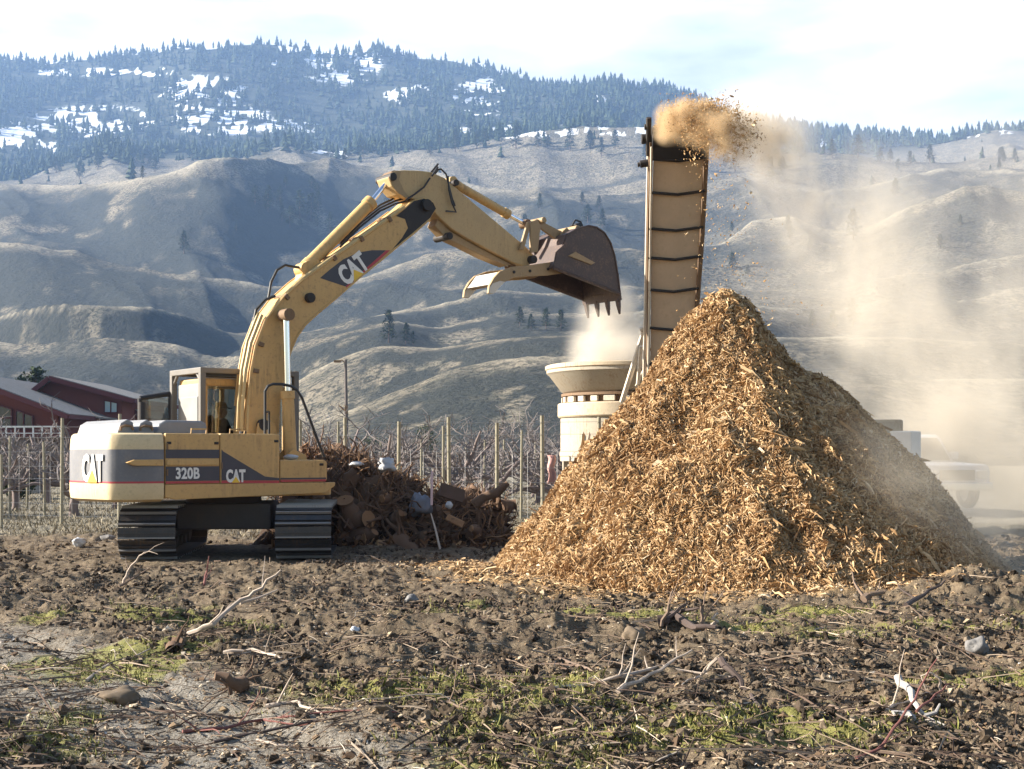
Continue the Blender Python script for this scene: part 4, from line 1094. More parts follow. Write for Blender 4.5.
x, y, z = pile_sample(1200); n = len(x)   # long shreds lying across the heap
ln = rng.lognormal(math.log(.26), .35, n).clip(.15, .7)
ch = scatter('long_shreds', CHIPV, CHIPF, np.stack([x - PC.x, y - PC.y, z + rng.uniform(.0, .06, n)], 1), on_slope(x, y, pile_z, n, .3), np.stack([ln, rng.uniform(.005, .012, n), rng.uniform(.02, .06, n)], 1), M['chips'], pile, .15)
tag(ch, kind='stuff')
# chips thrown up off the belt head
from_c = []
for _ in range(15000):
    tt = random.random() ** 1.1 * .66; gust = random.gauss(0, .12); st = random.choice((0, 0, .5, .9, 1.5)) * random.random()
    p0 = CT + cx * random.uniform(-.44, .44) + cn * random.gauss(0, .05)
    v0 = cdir * random.gauss(3.0, .28) + Vector((random.gauss(.25, .2), random.gauss(0, .18), random.gauss(0, .12)))
    q = p0 + v0 * tt + Vector((.5 * (2.1 + 1.5 * st) * tt * tt + gust * tt * tt * 1.6, .4 * tt * tt, -4.4 * tt * tt))
    from_c.append(q[:])
for _ in range(420):                              # stragglers falling to the heap
    f = random.random(); from_c.append(P(random.gauss(715 + 30 * f, 18 + 14 * f), 150 + 175 * f ** .8, random.uniform(19, 22))[:])
pos = np.array(from_c); n = len(pos); ln = rng.lognormal(math.log(.024), .45, n).clip(.01, .09)
fc = scatter('flying_chips', CHIPV, CHIPF, pos, rand_rot(n), np.stack([ln, ln * .45, ln * .25], 1), m_island('thrown_chips', [(0, (.34, .19, .08)), (.5, (.52, .32, .14)), (1, (.72, .54, .32))], .85), None, .1)
tag(fc, 'burst of orange wood chips thrown off the conveyor head', 'flying chips', kind='stuff')

# ------------------------------------------------------------------ heap of uprooted stumps
M['stump'] = m_paint('stump_bark', (.14, .086, .054), (.03, .02, .014), .8, .95, 5)
M['split_wood'] = m_paint('split_stump_wood', (.32, .18, .09), (.06, .038, .024), .7, .9, 5)
HEAP_S = F / 24.8
def heap_z(x, y):
    px = x / 24.8 * F + MID
    top = np.interp(px, [262, 285, 305, 330, 360, 400, 430, 462, 490, 503, 512], [.1, 1.0, 1.60, 1.72, 1.42, 1.12, .85, .72, .62, .45, -.1])
    return top * np.clip(1 - (np.abs(y - 24.9) / 1.6) ** 2, -.1, 1) ** .7 if False else top * np.sqrt(np.clip(1 - ((y - 24.9) / 1.7) ** 2, 0, 1)) - .1
gx_, gy_ = np.meshgrid(np.linspace(-4.9, .1, 90), np.linspace(23.1, 26.7, 60))
hz_ = heap_z(gx_, gy_) * (.86 + .3 * fbm(gx_ * 2, gy_ * 2, 3, 401)) + .16 * (fbm(gx_ * 5, gy_ * 5, 3, 402) - .5)
idx = np.arange(gx_.size).reshape(gx_.shape)
Fc = np.stack([idx[:-1, :-1], idx[:-1, 1:], idx[1:, 1:], idx[1:, :-1]], -1).reshape(-1, 4)
M['heap_soil'] = m_flat('dark_root_soil', (.05, .032, .022), .95, 0, .5, 9, 1.0, .06, .1)
hp_ = np_mesh('soil_heap', np.stack([gx_ + 2.3, gy_ - 24.9, hz_ - .05], -1).reshape(-1, 3), Fc, M['heap_soil'], None, True)
hp_.location = (-2.3, 24.9, 0)
tag(hp_, 'dark mound of soil and root mat under the pulled stumps', 'soil heap')

def stump_proto(seed):
    r_ = random.Random(seed); k = MB()
    L = r_.uniform(.35, .7); r0 = r_.uniform(.11, .2); pts, rad = [], []
    for i in range(7):
        f = i / 6; pts.append((r_.gauss(0, .03), r_.gauss(0, .03), L * f)); rad.append(r0 * (1.5 - .75 * f) * r_.uniform(.85, 1.18))
    k.tube(pts, rad, 9, 0, False); k.add([(0, 0, L * r_.uniform(.8, 1.25))] + [k.v[6 * 9 + j] for j in range(9)], [(0, 1 + j, 1 + (j + 1) % 9) for j in range(9)], 1)
    for q in range(r_.randint(5, 8)):
        a = r_.uniform(0, 6.28); p = Vector((.05 * math.cos(a), .05 * math.sin(a), .08)); d = Vector((math.cos(a), math.sin(a), r_.uniform(-.6, .3))).normalized()
        pts, rad = [p], [r0 * r_.uniform(.35, .6)]
        for i in range(6):
            d = (d + Vector((r_.gauss(0, .28), r_.gauss(0, .28), r_.gauss(-.05, .25)))).normalized(); p = p + d * r_.uniform(.08, .17); pts.append(p); rad.append(rad[-1] * r_.uniform(.62, .88))
        k.tube(pts, rad, 6)
        if r_.random() < .6: k.tube([pts[3], pts[3] + Vector((r_.gauss(0, .2), r_.gauss(0, .2), r_.gauss(0, .2)))], [rad[3] * .6, .006], 5)
    for i in range(2):                           # torn slabs of bark and wood
        a = r_.uniform(0, 6.28); k.box((.16 * math.cos(a), .16 * math.sin(a), r_.uniform(0, L)), (r_.uniform(.03, .09), r_.uniform(.015, .04), r_.uniform(.1, .34)), Euler((r_.uniform(-1, 1), r_.uniform(-1, 1), a)).to_matrix(), r_.randint(0, 1))
    return k
protos = []
labs = 'uprooted stump with torn roots in the dark heap behind the excavator'
M['stump_red'] = m_paint('reddish_stump', (.155, .092, .056), (.04, .025, .016), .7, .9, 5)
for s in range(7):
    k = stump_proto(500 + s); k.v = [Vector(v) * 1.0 for v in k.v]
    protos.append(k.build('tree_stump', [M['stump'] if s % 2 else M['stump_red'], M['split_wood']], None, 0, 45))
SP = []
for i in range(84):
    px = random.choice([random.uniform(296, 400), random.uniform(330, 504)]); x = (px - MID) / F * 24.6
    y = 24.9 - 1.65 * random.random() ** .5 * random.choice((1, 1, 1, -.3)); z = float(heap_z(np.array(x), np.array(y)))
    SP.append((x, y, max(.02, z - .05)))
SP += [(*P(497, 498, 24.0)[:2], .62), (*P(470, 505, 23.9)[:2], .5), (*P(489, 515, 23.7)[:2], .3), (*P(420, 520, 23.3)[:2], .15), (*P(375, 525, 23.3)[:2], .2), (*P(345, 530, 23.2)[:2], .1), (*P(450, 530, 23.2)[:2], .1), (*P(400, 545, 22.9)[:2], .0)]
for i, (x, y, z) in enumerate(SP):
    o = protos[i] if i < 7 else protos[i % 7].copy()
    if i >= 7: COL.objects.link(o)
    o.location = (x, y, z); o.rotation_euler = (random.uniform(-2.2, 2.2), random.uniform(-1.2, 1.2), random.uniform(0, 6.28)); s = random.uniform(.55, 1.0); o.scale = (s, s, s)
    tag(o, labs, 'tree stump', 'uprooted stumps in the heap')
# roots and sticks woven through the heap
def root_bits(n):
    k = MB()
    for _ in range(n):
        px = random.uniform(285, 508); x = (px - MID) / F * 24.4; y = 24.9 - 1.7 * random.random(); z = float(heap_z(np.array(x), np.array(y))) + random.uniform(-.05, .12)
        p = Vector((x, y, max(.0, z))); d = Vector((random.gauss(0, 1), random.gauss(0, .6), random.gauss(.15, .5))).normalized(); pts, rad = [p], [random.uniform(.008, .03)]
        for i in range(4): d = (d + Vector([random.gauss(0, .3) for _ in range(3)])).normalized(); p = p + d * random.uniform(.06, .2); pts.append(p); rad.append(rad[-1] * .75)
        k.tube(pts, rad, 5, random.choice((0, 0, 1)))
    return k
ro = root_bits(1100).build('root_tangle', [M['stump_red'], M['split_wood']], None, 0, 60)
tag(ro, 'tangle of loose roots and sticks over the stump heap', 'roots', kind='stuff')
n = 5200; px = rng.uniform(288, 512, n); x = (px - MID) / F * 24.4; y = 24.9 - 2.2 * rng.uniform(-.2, 1, n) ** 1; z = np.maximum(heap_z(x, y), gz_at(x, y)) + rng.uniform(-.02, .07, n); ln = rng.lognormal(math.log(.11), .5, n).clip(.04, .4)
fr_ = scatter('bark_fragments', CHIPV, CHIPF, np.stack([x, y, z], 1), rand_rot(n), np.stack([ln, ln * rng.uniform(.2, .6, n), ln * .2], 1), m_island('bark_fragments', [(0, (.03, .02, .014)), (.5, (.10, .055, .03)), (.8, (.22, .11, .05)), (1, (.42, .26, .13))], .9), None, .2)
tag(fr_, 'broken bark and wood splinters strewn over the stump heap', 'bark fragments', kind='stuff')
# distinct items lying on the heap
def blob(name, loc, dims, mat, label, cat, seed, sub=3, amp=.25, rot=0):
    V, Fc = ico(sub); nz = np.array([mnoise.noise(Vector(v) * 1.6 + Vector((seed, 0, 0))) + .5 * mnoise.noise(Vector(v) * 4 + Vector((seed, 3, 0))) for v in V])
    V = V * (1 + amp * nz[:, None]) * (np.array(dims) / 2)
    o = np_mesh(name, V, Fc, mat, None, sub > 2); o.location = loc; o.rotation_euler.z = rot
    return tag(o, label, cat)
M['white_plastic'] = m_flat('white_plastic', (.48, .48, .48), .45, 0, .12, 5, .5, .03)
M['grey_plastic'] = m_flat('grey_blue_plastic', (.15, .16, .19), .5, 0, .3, 5, .6, .03)
M['pale_stone'] = m_flat('pale_stone', (.18, .17, .16), .85, 0, .25, 10, .6, .02)
M['board'] = m_flat('dark_board', (.10, .06, .04), .85, 0, .35, 5, .4, .02)
blob('plastic_sheet', P(386, 465, 23.9), (.34, .3, .24), M['white_plastic'], 'crumpled white plastic on the slope of the stump heap', 'plastic sheet', 3, 3, .7)
blob('plastic_sheet', P(356, 464, 23.9), (.26, .3, .10), M['white_plastic'], 'torn white plastic scrap near the top of the stump heap', 'plastic scrap', 5)
blob('plastic_bag', P(421, 505, 23.25), (.40, .35, .42), M['grey_plastic'], 'lumpy grey blue plastic bag low in the stump heap', 'plastic bag', 9, 3, .55)
blob('plastic_scrap', P(449, 505, 23.2), (.14, .12, .14), M['white_plastic'], 'small white scrap beside the dark board in the heap', 'plastic scrap', 12, 2)
bd = MB(); bd.box((0, 0, 0), (.46, .045, .26), Euler((R(-25), R(18), R(12))).to_matrix()); b_ = bd.build('board', M['board'], None, .01); b_.location = P(452, 493, 23.3); tag(b_, 'dark tilted board leaning among the stumps', 'board')
bd = MB(); bd.tube([(0, 0, 0), (.18, .05, .14), (.42, .02, .22), (.62, 0, .40)], [.10, .085, .09, .05], 9); b_ = bd.build('log', M['stump'], None, 0, 50); b_.location = P(474, 505, 23.6); tag(b_, 'broken dark log sticking out at the end of the stump heap', 'log')
bd = MB(); bd.box((0, 0, 0), (.34, .06, .13), Euler((R(-20), R(25), R(-8))).to_matrix()); b_ = bd.build('wood_slab', M['split_wood'], None, .02); b_.location = P(455, 521, 23.0); tag(b_, 'rust orange split wood slab at the foot of the heap', 'wood slab')
stk = MB(); stk.tube([(0, 0, 0), (.01, 0, .6)], .022, 8); b_ = stk.build('marker_stake', m_flat('pale_pink_stake', (.72, .52, .52), .6), None); b_.location = P(431.5, 505, 23.0); tag(b_, 'thin pale pink stake standing in the stump heap', 'stake')
stk = MB(); stk.tube([(0, 0, 0), (-.08, 0, .35), (-.16, .02, .62)], [.02, .018, .008], 6); b_ = stk.build('branch', m_flat('peeled_branch', (.60, .52, .44), .8, 0, .2), None); b_.location = P(440, 549, 22.4); tag(b_, 'short peeled white branch upright before the stump heap', 'branch')
w_ = blob('white_rock', P(79, 546, 22.5), (.24, .18, .14), M['white_plastic'], 'white rock lying left of the excavator tracks', 'rock', 21, 3, .6); w_.location.z = gz_at(w_.location.x, w_.location.y) + .06
w_ = blob('white_rock', P(108, 535, 24.0), (.3, .2, .12), M['pale_stone'], 'flat pale rock behind the left excavator track', 'rock', 22, 2)
w_.location.z = gz_at(w_.location.x, w_.location.y) + .05
q = Vector((EC[0], EC[1], 0)) + Matrix.Rotation(EA, 3, 'Z') @ Vector((.72, -1.0, 1.58))
blob('rag', q, (.26, .2, .1), M['white_plastic'], 'white rag lying on the excavator tool box', 'rag', 24, 2)
# ------------------------------------------------------------------ fence, posts, orchard
M['post'] = m_paint('pale_wood_post', (.29, .26, .185), (.2, .16, .1), .5, .85, 6)
M['wire'] = m_flat('fence_wire', (.40, .40, .40), .45, .8, .1)
fl_at = lambda px: (lambda u: (lambda x: Vector((x, x / u if abs(u) > 1e-6 else 27.25, 0)))((31.5 - .39 * 10.9) / (1 / u + .39)) if abs(u) > 1e-6 else Vector((0, 27.25, 0)))((px - MID) / F)
fen = thing('deer_fence', 'tall wire mesh fence on wooden posts between the field and the orchard', 'fence', fl_at(300))
fo_ = fl_at(300); prev = None; w = MB()
for px, ht in ((-130, 2.5), (-40, 2.5), (61.5, 2.52), (119, 2.6), (185, 2.4), (256, 2.4), (300, 2.4), (346, 2.45), (398, 2.35), (449.5, 2.43), (497, 2.3), (543, 2.44), (600, 2.4), (660, 2.4)):
    q = fl_at(px) - fo_; p_ = MB(); lean = random.gauss(0, .02)
    p_.tube([(q.x, q.y, -.2), (q.x + lean, q.y, ht)], [.044, .038], 10); p_.build('post', M['post'], fen)
    if prev is not None:
        for z in (.15, .45, .75, 1.05, 1.35, 1.7, 2.05, 2.3): w.tube([prev + Vector((0, -.06, z)), q + Vector((0, -.06, z))], .0045, 3)
        L = (q - prev).length; k = int(L / .30)
        for i in range(1, k): c_ = prev.lerp(q, i / k); w.tube([c_ + Vector((0, -.06, .1)), c_ + Vector((0, -.06, 1.7))], .0028, 3)
    prev = q
w.build('wire_mesh', M['wire'], fen)
for px, top, d in ((9.5, 435, 36), (45, 440, 35), (27, 442, 41), (338, 420, 33), (421, 433, 37), (424, 440, 45), (443, 425, 32), (484, 438, 41), (504, 437, 39), (521, 427, 34), (405, 441, 44), (158, 430, 36), (134, 436, 40), (78, 436, 44), (380, 440, 50), (466, 441, 52), (536, 440, 46), (1.5, 452, 29.5)):
    q = P(px, 456, d); z = EYE + (HORIZON - top) / F * d
    p_ = MB(); p_.tube([(0, 0, -.2), (random.gauss(0, .03), 0, z)], [.038, .033], 9); o = p_.build('trellis_post', M['post'], None)
    o.location = (q.x, q.y, gz_at(q.x, q.y)); tag(o, 'pale wooden trellis post standing among the bare orchard trees', 'post', 'trellis posts in the orchard')

M['fruit_bark'] = m_paint('fruit_tree_bark', (.20, .155, .14), (.08, .06, .055), .5, .9, 6)
M['fruit_twig'] = m_flat('fruit_twigs', (.185, .158, .148), .9, 0, .3, 6)
def orchard_proto(seed, hgt=2.5, spread=1.5):
    r_ = random.Random(seed); tr, br = MB(), MB()
    H0 = r_.uniform(.45, .7); tr.tube([(0, 0, -.1), (r_.gauss(0, .03), 0, H0 * .5), (r_.gauss(0, .05), 0, H0)], [.14, .11, .12], 8)
    def grow(p, d, L, r, lev):
        n = 5; pts, rad = [p], [r]
        for i in range(n):
            d = (d + Vector((r_.gauss(0, .26), r_.gauss(0, .26), r_.gauss(.04, .2)))).normalized(); p = p + d * L / n; pts.append(p); rad.append(r * (1 - .72 * (i + 1) / n) + .0035)
        (tr if lev == 0 else br).tube(pts, rad, 6 if lev == 0 else 4 if lev == 1 else 3, 0, False)
        if lev < 2:
            for k in range((6 if lev == 0 else 5)):
                j = r_.randint(1, n); a = r_.uniform(0, 6.28); side = Vector((math.cos(a), math.sin(a), r_.uniform(.1, 1.0)))
                grow(pts[j], (d * .5 + side).normalized(), L * r_.uniform(.35, .6), rad[j] * .55 + .003, lev + 1)
    for k in range(r_.randint(5, 6)):
        a = k * 1.15 + r_.uniform(-.3, .3); grow(Vector((0, 0, H0 * .95)), Vector((math.cos(a), math.sin(a), r_.uniform(.55, 1.1))).normalized(), hgt * r_.uniform(.6, .85),   .08, 0)
    return tr, br
OT = []
for k in range(5):
    tr, br = orchard_proto(600 + k)
    root = thing('orchard_tree', 'bare pruned fruit tree in the orchard rows beyond the wire fence', 'tree', group='orchard trees')
    tr.build('trunk', M['fruit_bark'], root, 0, 60); br.build('branches', M['fruit_twig'], root)
    OT.append(root)
i = 0
for d, st in ((35.5, 2.7), (39.5, 2.7), (44, 2.8), (50, 2.9), (57, 3.2), (65, 3.6), (75, 4.0), (88, 4.6)):
    x = -.50 * d + random.uniform(0, 2)
    while x < .14 * d:
        if not (d > 75 and x < -.28 * d and False):
            o = OT[i] if i < 5 else copy_tree(OT[i % 5])
            y = d + random.gauss(0, .25); o.location = (x, y, gz_at(x, y)); o.rotation_euler.z = random.uniform(0, 6.28); s = random.uniform(.85, 1.08); o.scale = (s * 1.1, s * 1.1, s)
            i += 1
        x += st * random.uniform(.85, 1.15)
# a taller bare tree and dark shrubs at the foot of the knoll
tr, br = orchard_proto(640, 4.2)
for px, base, hp, lab in ((537, 431, 40, 'tall pale bare tree at the foot of the dark knoll'), (499, 432, 30, 'smaller bare tree left of the tall pale one below the knoll'), (560, 432, 26, 'bare tree close to the white grinder hopper below the knoll')):
    root = thing('bare_tree', lab, 'tree'); q = P(px, base, 150); q.z = gz_at(q.x, q.y)
    if px == 537: t1 = tr.build('trunk', M['fruit_bark'], root, 0, 60); t2 = br.build('branches', M['fruit_twig'], root)
    else:
        for t_ in (t1, t2): c_ = t_.copy(); COL.objects.link(c_); c_.parent = root
    root.location = q; s = hp / F * 150 / 3.6; root.scale = (s * .75, s * .75, s * 1.1); root.rotation_euler.z = px

M['leaf'] = m_island('shrub_leaves', [(0, (.02, .03, .012)), (.5, (.045, .06, .022)), (1, (.08, .095, .035))], .7)
def shrub(name, loc, dims, lab, cat, n=2600, seed=0, leaf=.09):
    r_ = np.random.default_rng(seed); v = r_.normal(size=(n, 3)); v /= np.linalg.norm(v, axis=1)[:, None]; v *= (r_.uniform(.25, 1, n) ** .4)[:, None]
    v *= (1 + .22 * np.array([mnoise.noise(Vector(a) * 2.2 + Vector((seed, 0, 0))) for a in v]))[:, None]
    pos = v * np.array(dims) / 2 + np.array([0, 0, dims[2] / 2])
    root = thing(name, lab, cat, loc)
    tv = np.array([(-.5, 0, 0), (.5, 0, 0), (0, .9, .2)]); s = r_.uniform(.6, 1.3, (n, 1)) * leaf
    scatter('foliage', tv, np.array([(0, 1, 2)]), pos, rand_rot(n), np.repeat(s, 3, 1), M['leaf'], root)
    k = MB()
    for _ in range(9): k.tube([(0, 0, -.1), Vector((r_.normal(0, .25) * dims[0], r_.normal(0, .2) * dims[1], dims[2] * .7))], [.03, .008], 5)
    k.build('stem', M['bark'], root); return root
for px, py, d, w_, h_, lab in ((18, 473, 50, 1.5, 1.5, 'rounded dark green shrub by the pale tank'), (371, 446, 135, 4.0, 3.6, 'dark green bush under the tan knoll edge'), (425, 441, 138, 2.6, 5.0, 'narrow upright evergreen below the knoll')):
    q = P(px, py, d); q.z = gz_at(q.x, q.y); shrub('shrub', q, (w_, w_, h_), lab, 'shrub', 2400, px, .06 * w_)

# ------------------------------------------------------------------ pole, tank, house
up = thing('utility_pole', 'slim wooden pole with a lamp arm beyond the orchard', 'pole', (*P(347.5, 456, 80)[:2], 0))
k = MB(); k.tube([(0, 0, -.2), (-.12, 0, 7.55)], [.13, .085], 10); k.build('shaft', m_flat('grey_pole_wood', (.13, .11, .10), .9), up)
k = MB(); k.tube([(-.12, 0, 7.3), (-.35, 0, 7.5), (-.55, 0, 7.45)], .04, 6); k.box((-.62, 0, 7.42), (.42, .2, .14)); k.tube([(-.06, 0, 4.3), (-.5, 0, 4.7)], .05, 6); k.build('lamp', M['frame_rust'], up)
k = MB(); k.bb((-.16, -.2, 4.2), (.02, .0, 4.7)); k.build('meter_box', M['frame_rust'], up, .02)

tank = thing('water_tank', 'small pale cylindrical tank with a brown board beside it below the house', 'tank', (*P(33.5, 456, 56)[:2], 0))
k = MB(); k.lathe([(.30, 0), (.30, 1.35), (.26, 1.5), (.10, 1.56), (.001, 1.56)], (0, 0, 0), 24); k.build('body', M['cab_white'], tank, 0, 40)
k = MB(); k.lathe([(.10, 1.56), (.10, 1.62), (.001, 1.63)], (0, 0, 0), 12); k.build('lid', M['guard'], tank, 0, 40)
k = MB(); k.box((1.15, .2, .95), (1.3, .06, 1.4), Euler((0, R(4), 0)).to_matrix()); k.build('board', M['board'], tank, .01)

M['maroon'] = m_paint('maroon_siding', (.18, .055, .042), (.09, .04, .03), .4, .8, 1.2)
M['fascia'] = m_paint('dark_red_fascia', (.11, .028, .03), (.05, .02, .02), .3, .7, 1.2)
t = NT('grey_shingles'); c = t.coord('Object'); mp = t.n('ShaderNodeMapping', {'Vector': c, 'Scale': (1, 1, 1)})
bk_ = t.n('ShaderNodeTexBrick', {'Vector': mp, 'Color1': (.19, .18, .17, 1), 'Color2': (.28, .265, .25, 1), 'Mortar': (.09, .09, .09, 1), 'Scale': 2.2, 'Mortar Size': .03})
v = t.mix(t.noise(c, .8, 5), bk_.outputs[0], (.22, .21, .20)); t.bsdf(v, .9, 0, t.bump(bk_.outputs[1], .4, .03), .2); M['shingle'] = t.m
M['window'] = m_flat('dark_window_glass', (.02, .025, .03), .06, 0, .1, 2, 0, 0, .8)
M['window_blue'] = m_flat('sky_lit_window_glass', (.30, .42, .50), .15, .1, .1, 2, 0, 0, 1.0)
M['white_trim'] = m_flat('white_trim', (.70, .69, .66), .6, 0, .1)
M['stone'] = m_flat('grey_block_base', (.17, .15, .135), .9, 0, .4, 2.5, .8, .05)
HO = Vector((-32.0, 82.0, 0)); house = thing('house', 'dark red two storey house with grey shingle roofs and a deck', 'house', HO)
hp2 = lambda px, py, d: P(px, py, d) - HO
def slab(a, b, d0, d1, th, name, mat, parent, over=0):
    """roof slope: from the ridge pixel a to the eave pixel b at the near depth d0, carried straight back to d1"""
    A, B = hp2(a[0], a[1], d0), hp2(b[0], b[1], d0); D = Vector((0, d1 - d0, 0)); n = (B - A).cross(D).normalized(); n = n if n.z > 0 else -n
    k = MB(); T = n * th; k.add([A, B, B + D, A + D, A + T, B + T, B + D + T, A + D + T], [(0, 1, 2, 3), (4, 7, 6, 5), (0, 4, 5, 1), (1, 5, 6, 2), (2, 6, 7, 3), (3, 7, 4, 0)])
    o = k.build(name, mat, parent)
    return o, A, B, D, n
def fasc(A, B, parent, w=.30, t_=.08):
    k = MB(); d = (B - A); k.box((A + B) / 2 + Vector((0, -t_ * .6, -.05)), (d.length, t_, w), Matrix.Rotation(-math.atan2(d.z, d.x), 3, 'Y')); k.build('fascia', M['fascia'], parent)
def wallp(pts, d0, d1, name, mat):
    ps = [hp2(a, b, d0) for a, b in pts]; k = MB(); k.prism([(p.x, p.z) for p in ps], d0 - HO.y, d1 - HO.y); return k.build(name, mat, house)
# lower hall
o, A, B, D, n_ = slab((-48, 372.5), (68, 416), 79, 93, .16, 'roof', M['shingle'], house); fasc(A, B, o)
k = MB(); k.box(B + D / 2 + Vector((.02, 0, -.02)), (.10, D.length, .26)); k.build('gutter', M['fascia'], o)
o, A, B, D, n_ = slab((-48, 372.5), (-170, 418), 79, 93, .16, 'roof', M['shingle'], house); fasc(A, B, o)
wallp([(-165, 418), (-48, 375), (58, 414), (58, 437), (-165, 437)], 80.5, 92.5, 'wall', M['maroon'])
wallp([(-165, 437), (58, 437), (58, 482), (-165, 482)], 81, 92, 'foundation', M['stone'])
def win(pts, d, mat, mull=(), fr=.12):
    ps = [hp2(a, b, d) for a, b in pts]; k = MB(); k.prism([(p.x, p.z) for p in ps], d - HO.y - .03, d - HO.y + .05); o = k.build('window', mat, house)
    k = MB()
    for i in range(len(ps)): a, b = ps[i], ps[(i + 1) % len(ps)]; k.tube([a + Vector((0, -.06, 0)), b + Vector((0, -.06, 0))], fr / 2, 4)
    for (a, b) in mull: k.tube([hp2(*a, d) + Vector((0, -.06, 0)), hp2(*b, d) + Vector((0, -.06, 0))], fr / 2, 4)
    k.build('frame', M['fascia'], o); return o
win([(-16, 401), (0, 405.5), (12, 409), (12, 428), (-16, 428)], 80.45, M['window'], (((-2, 405), (-2, 428)), ((-16, 418), (12, 418))))
win([(16, 410), (33, 416), (33, 429), (16, 429)], 80.45, M['window'], (((24, 413), (24, 429)),))
# upper storey
o, A, B, D, n_ = slab((49, 377.5), (134, 400.5), 86, 98, .16, 'roof', M['shingle'], house); fasc(A, B, o)
k = MB(); k.box(B + D / 2 + Vector((.02, 0, -.02)), (.10, D.length, .26)); k.build('gutter', M['fascia'], o)
o, A, B, D, n_ = slab((49, 377.5), (31, 392), 86, 98, .16, 'roof', M['shingle'], house); fasc(A, B, o)
wallp([(34, 391), (49, 379.5), (122, 399.5), (122, 440), (34, 440)], 87, 97.5, 'wall', M['maroon'])
win([(104.5, 400.5), (117.5, 403), (117.5, 412.5), (104.5, 412.5)], 86.95, M['window_blue'], (((111, 401), (111, 412.5)),), .10)
# annexe with a small gable
o, A, B, D, n_ = slab((132, 409), (143, 417.5), 90, 97, .14, 'roof', M['shingle'], house); fasc(A, B, o, .25)
o, A, B, D, n_ = slab((132, 409), (112, 417), 90, 97, .14, 'roof', M['shingle'], house); fasc(A, B, o, .25)
wallp([(114, 416), (132, 410.5), (141, 416.5), (141, 440), (114, 440)], 90.6, 96.6, 'wall', M['maroon'])
o, A, B, D, n_ = slab((60, 412.5), (103, 419), 84, 88, .12, 'roof', M['shingle'], house)
# deck
dk_ = MB(); a, b = hp2(-30, 437, 77), hp2(61, 437, 77); dk_.bb((a.x, a.y, a.z - .16), (b.x, b.y + 4, a.z)); dko = dk_.build('deck', M['board'], house)
k = MB()
for px in range(-30, 62, 9): q = hp2(px, 437, 77); k.bb((q.x - .04, q.y - .02, q.z), (q.x + .04, q.y + .06, q.z + .62))
k.bb((a.x, a.y - .025, a.z + .57), (b.x, a.y + .065, a.z + .66)); k.bb((a.x, a.y - .015, a.z + .2), (b.x, a.y + .035, a.z + .25)); k.build('railing', M['white_trim'], dko)
for px in (-20, 5, 34, 58): q = hp2(px, 437, 77.3); p_ = MB(); p_.bb((q.x - .08, q.y - .08, -.1), (q.x + .08, q.y + .08, q.z - .16)); p_.build('deck_post', M['board'], house)

# ------------------------------------------------------------------ pickup truck in the dust
M['car'] = m_paint('pale_blue_white_paint', (.60, .63, .72), (.4, .34, .26), .4, .35, 1.2)
TK = Vector((11.55, 38.6, .12)); trk = thing('pickup_truck', 'pale blue white pickup half hidden in the dust behind the woodchip pile', 'pickup truck', TK, R(-76)); trk.scale = (1.1, 1.1, 1.15)
k = MB(); k.prism([(-2.65, .48), (2.45, .48), (2.62, .55), (2.64, .92), (2.55, 1.08), (1.25, 1.14), (-.75, 1.14), (-2.65, 1.12)], -.95, .95)
# wheel arches are cut as dark rounds
k.build('body', M['car'], trk, .06, None, 3)
k = MB(); k.prism([(-.85, 1.12), (1.28, 1.12), (.62, 1.78), (.45, 1.84), (-.55, 1.84), (-.72, 1.78)], -.82, .82); cab_ = k.build('cab', M['car'], trk, .07, None, 3)
for y in (-.825, .825):
    k = MB(); k.prism([(-.62, 1.2), (.02, 1.2), (.02, 1.7), (-.50, 1.72)], y - .006, y + .006); k.prism([(.09, 1.2), (1.0, 1.2), (.52, 1.70), (.09, 1.70)], y - .006, y + .006); k.build('side_window', M['window'], cab_)
k = MB(); k.add([(1.245, -.70, 1.18), (1.245, .70, 1.18), (.69, .66, 1.735), (.69, -.66, 1.735), (1.255, -.70, 1.19), (1.255, .70, 1.19), (.70, .66, 1.745), (.70, -.66, 1.745)], [(0, 1, 2, 3), (4, 5, 6, 7), (0, 1, 5, 4), (1, 2, 6, 5), (2, 3, 7, 6), (3, 0, 4, 7)]); k.build('windshield', M['window'], cab_)
for x in (-1.75, 1.72):
    for s in (-1, 1):
        w = MB(); w.lathe([(.20, -.11), (.34, -.12), (.385, -.07), (.385, .07), (.34, .12), (.20, .11)], (0, 0, 0), 28, 0, True); wo = w.build('wheel', M['black'], trk, 0, 40); wo.location = (x, .90 * s, .385); wo.rotation_euler = (R(90), 0, 0)
        h_ = MB(); h_.lathe([(.21, -.10 * 1), (.10, -.08), (.001, -.10)], (0, 0, 0), 18); h_.lathe([(.21, .10), (.10, .08), (.001, .10)], (0, 0, 0), 18); h_.build('rim', M['chrome'], wo, 0, 40)
        a_ = MB(); a_.cyl((x, s * .90, .46), (x, s * .956, .46), .45, 28); a_.build('wheel_arch', M['black'], trk)
k = MB(); k.bb((2.6, -.95, .46), (2.76, .95, .66)); k.build('bumper', M['chrome'], trk, .04)
k = MB(); k.bb((2.62, -.5, .70), (2.66, .5, .95)); k.build('grille', M['black'], trk, .01)
for s in (-1, 1): k = MB(); k.bb((2.58, s * .72 - .17, .74), (2.67, s * .72 + .17, .95)); k.build('headlight', M['white_trim'], trk, .03)
for s in (-1, 1): k = MB(); k.bb((.92, s * .98 - .12, 1.2), (1.02, s * .98 + .12, 1.4)); k.build('mirror', M['car'], trk, .03)
k = MB(); a = P(899, 431, 26.6) - GC; b = P(911, 463, 26.6) - GC; k.box(((a.x + b.x) / 2 + .05, a.y + .15, (a.z + b.z) / 2), (.42, .5, a.z - b.z), Matrix.Rotation(R(45), 3, 'Z')); k.build('control_box', M['white_trim'], tg, .03)

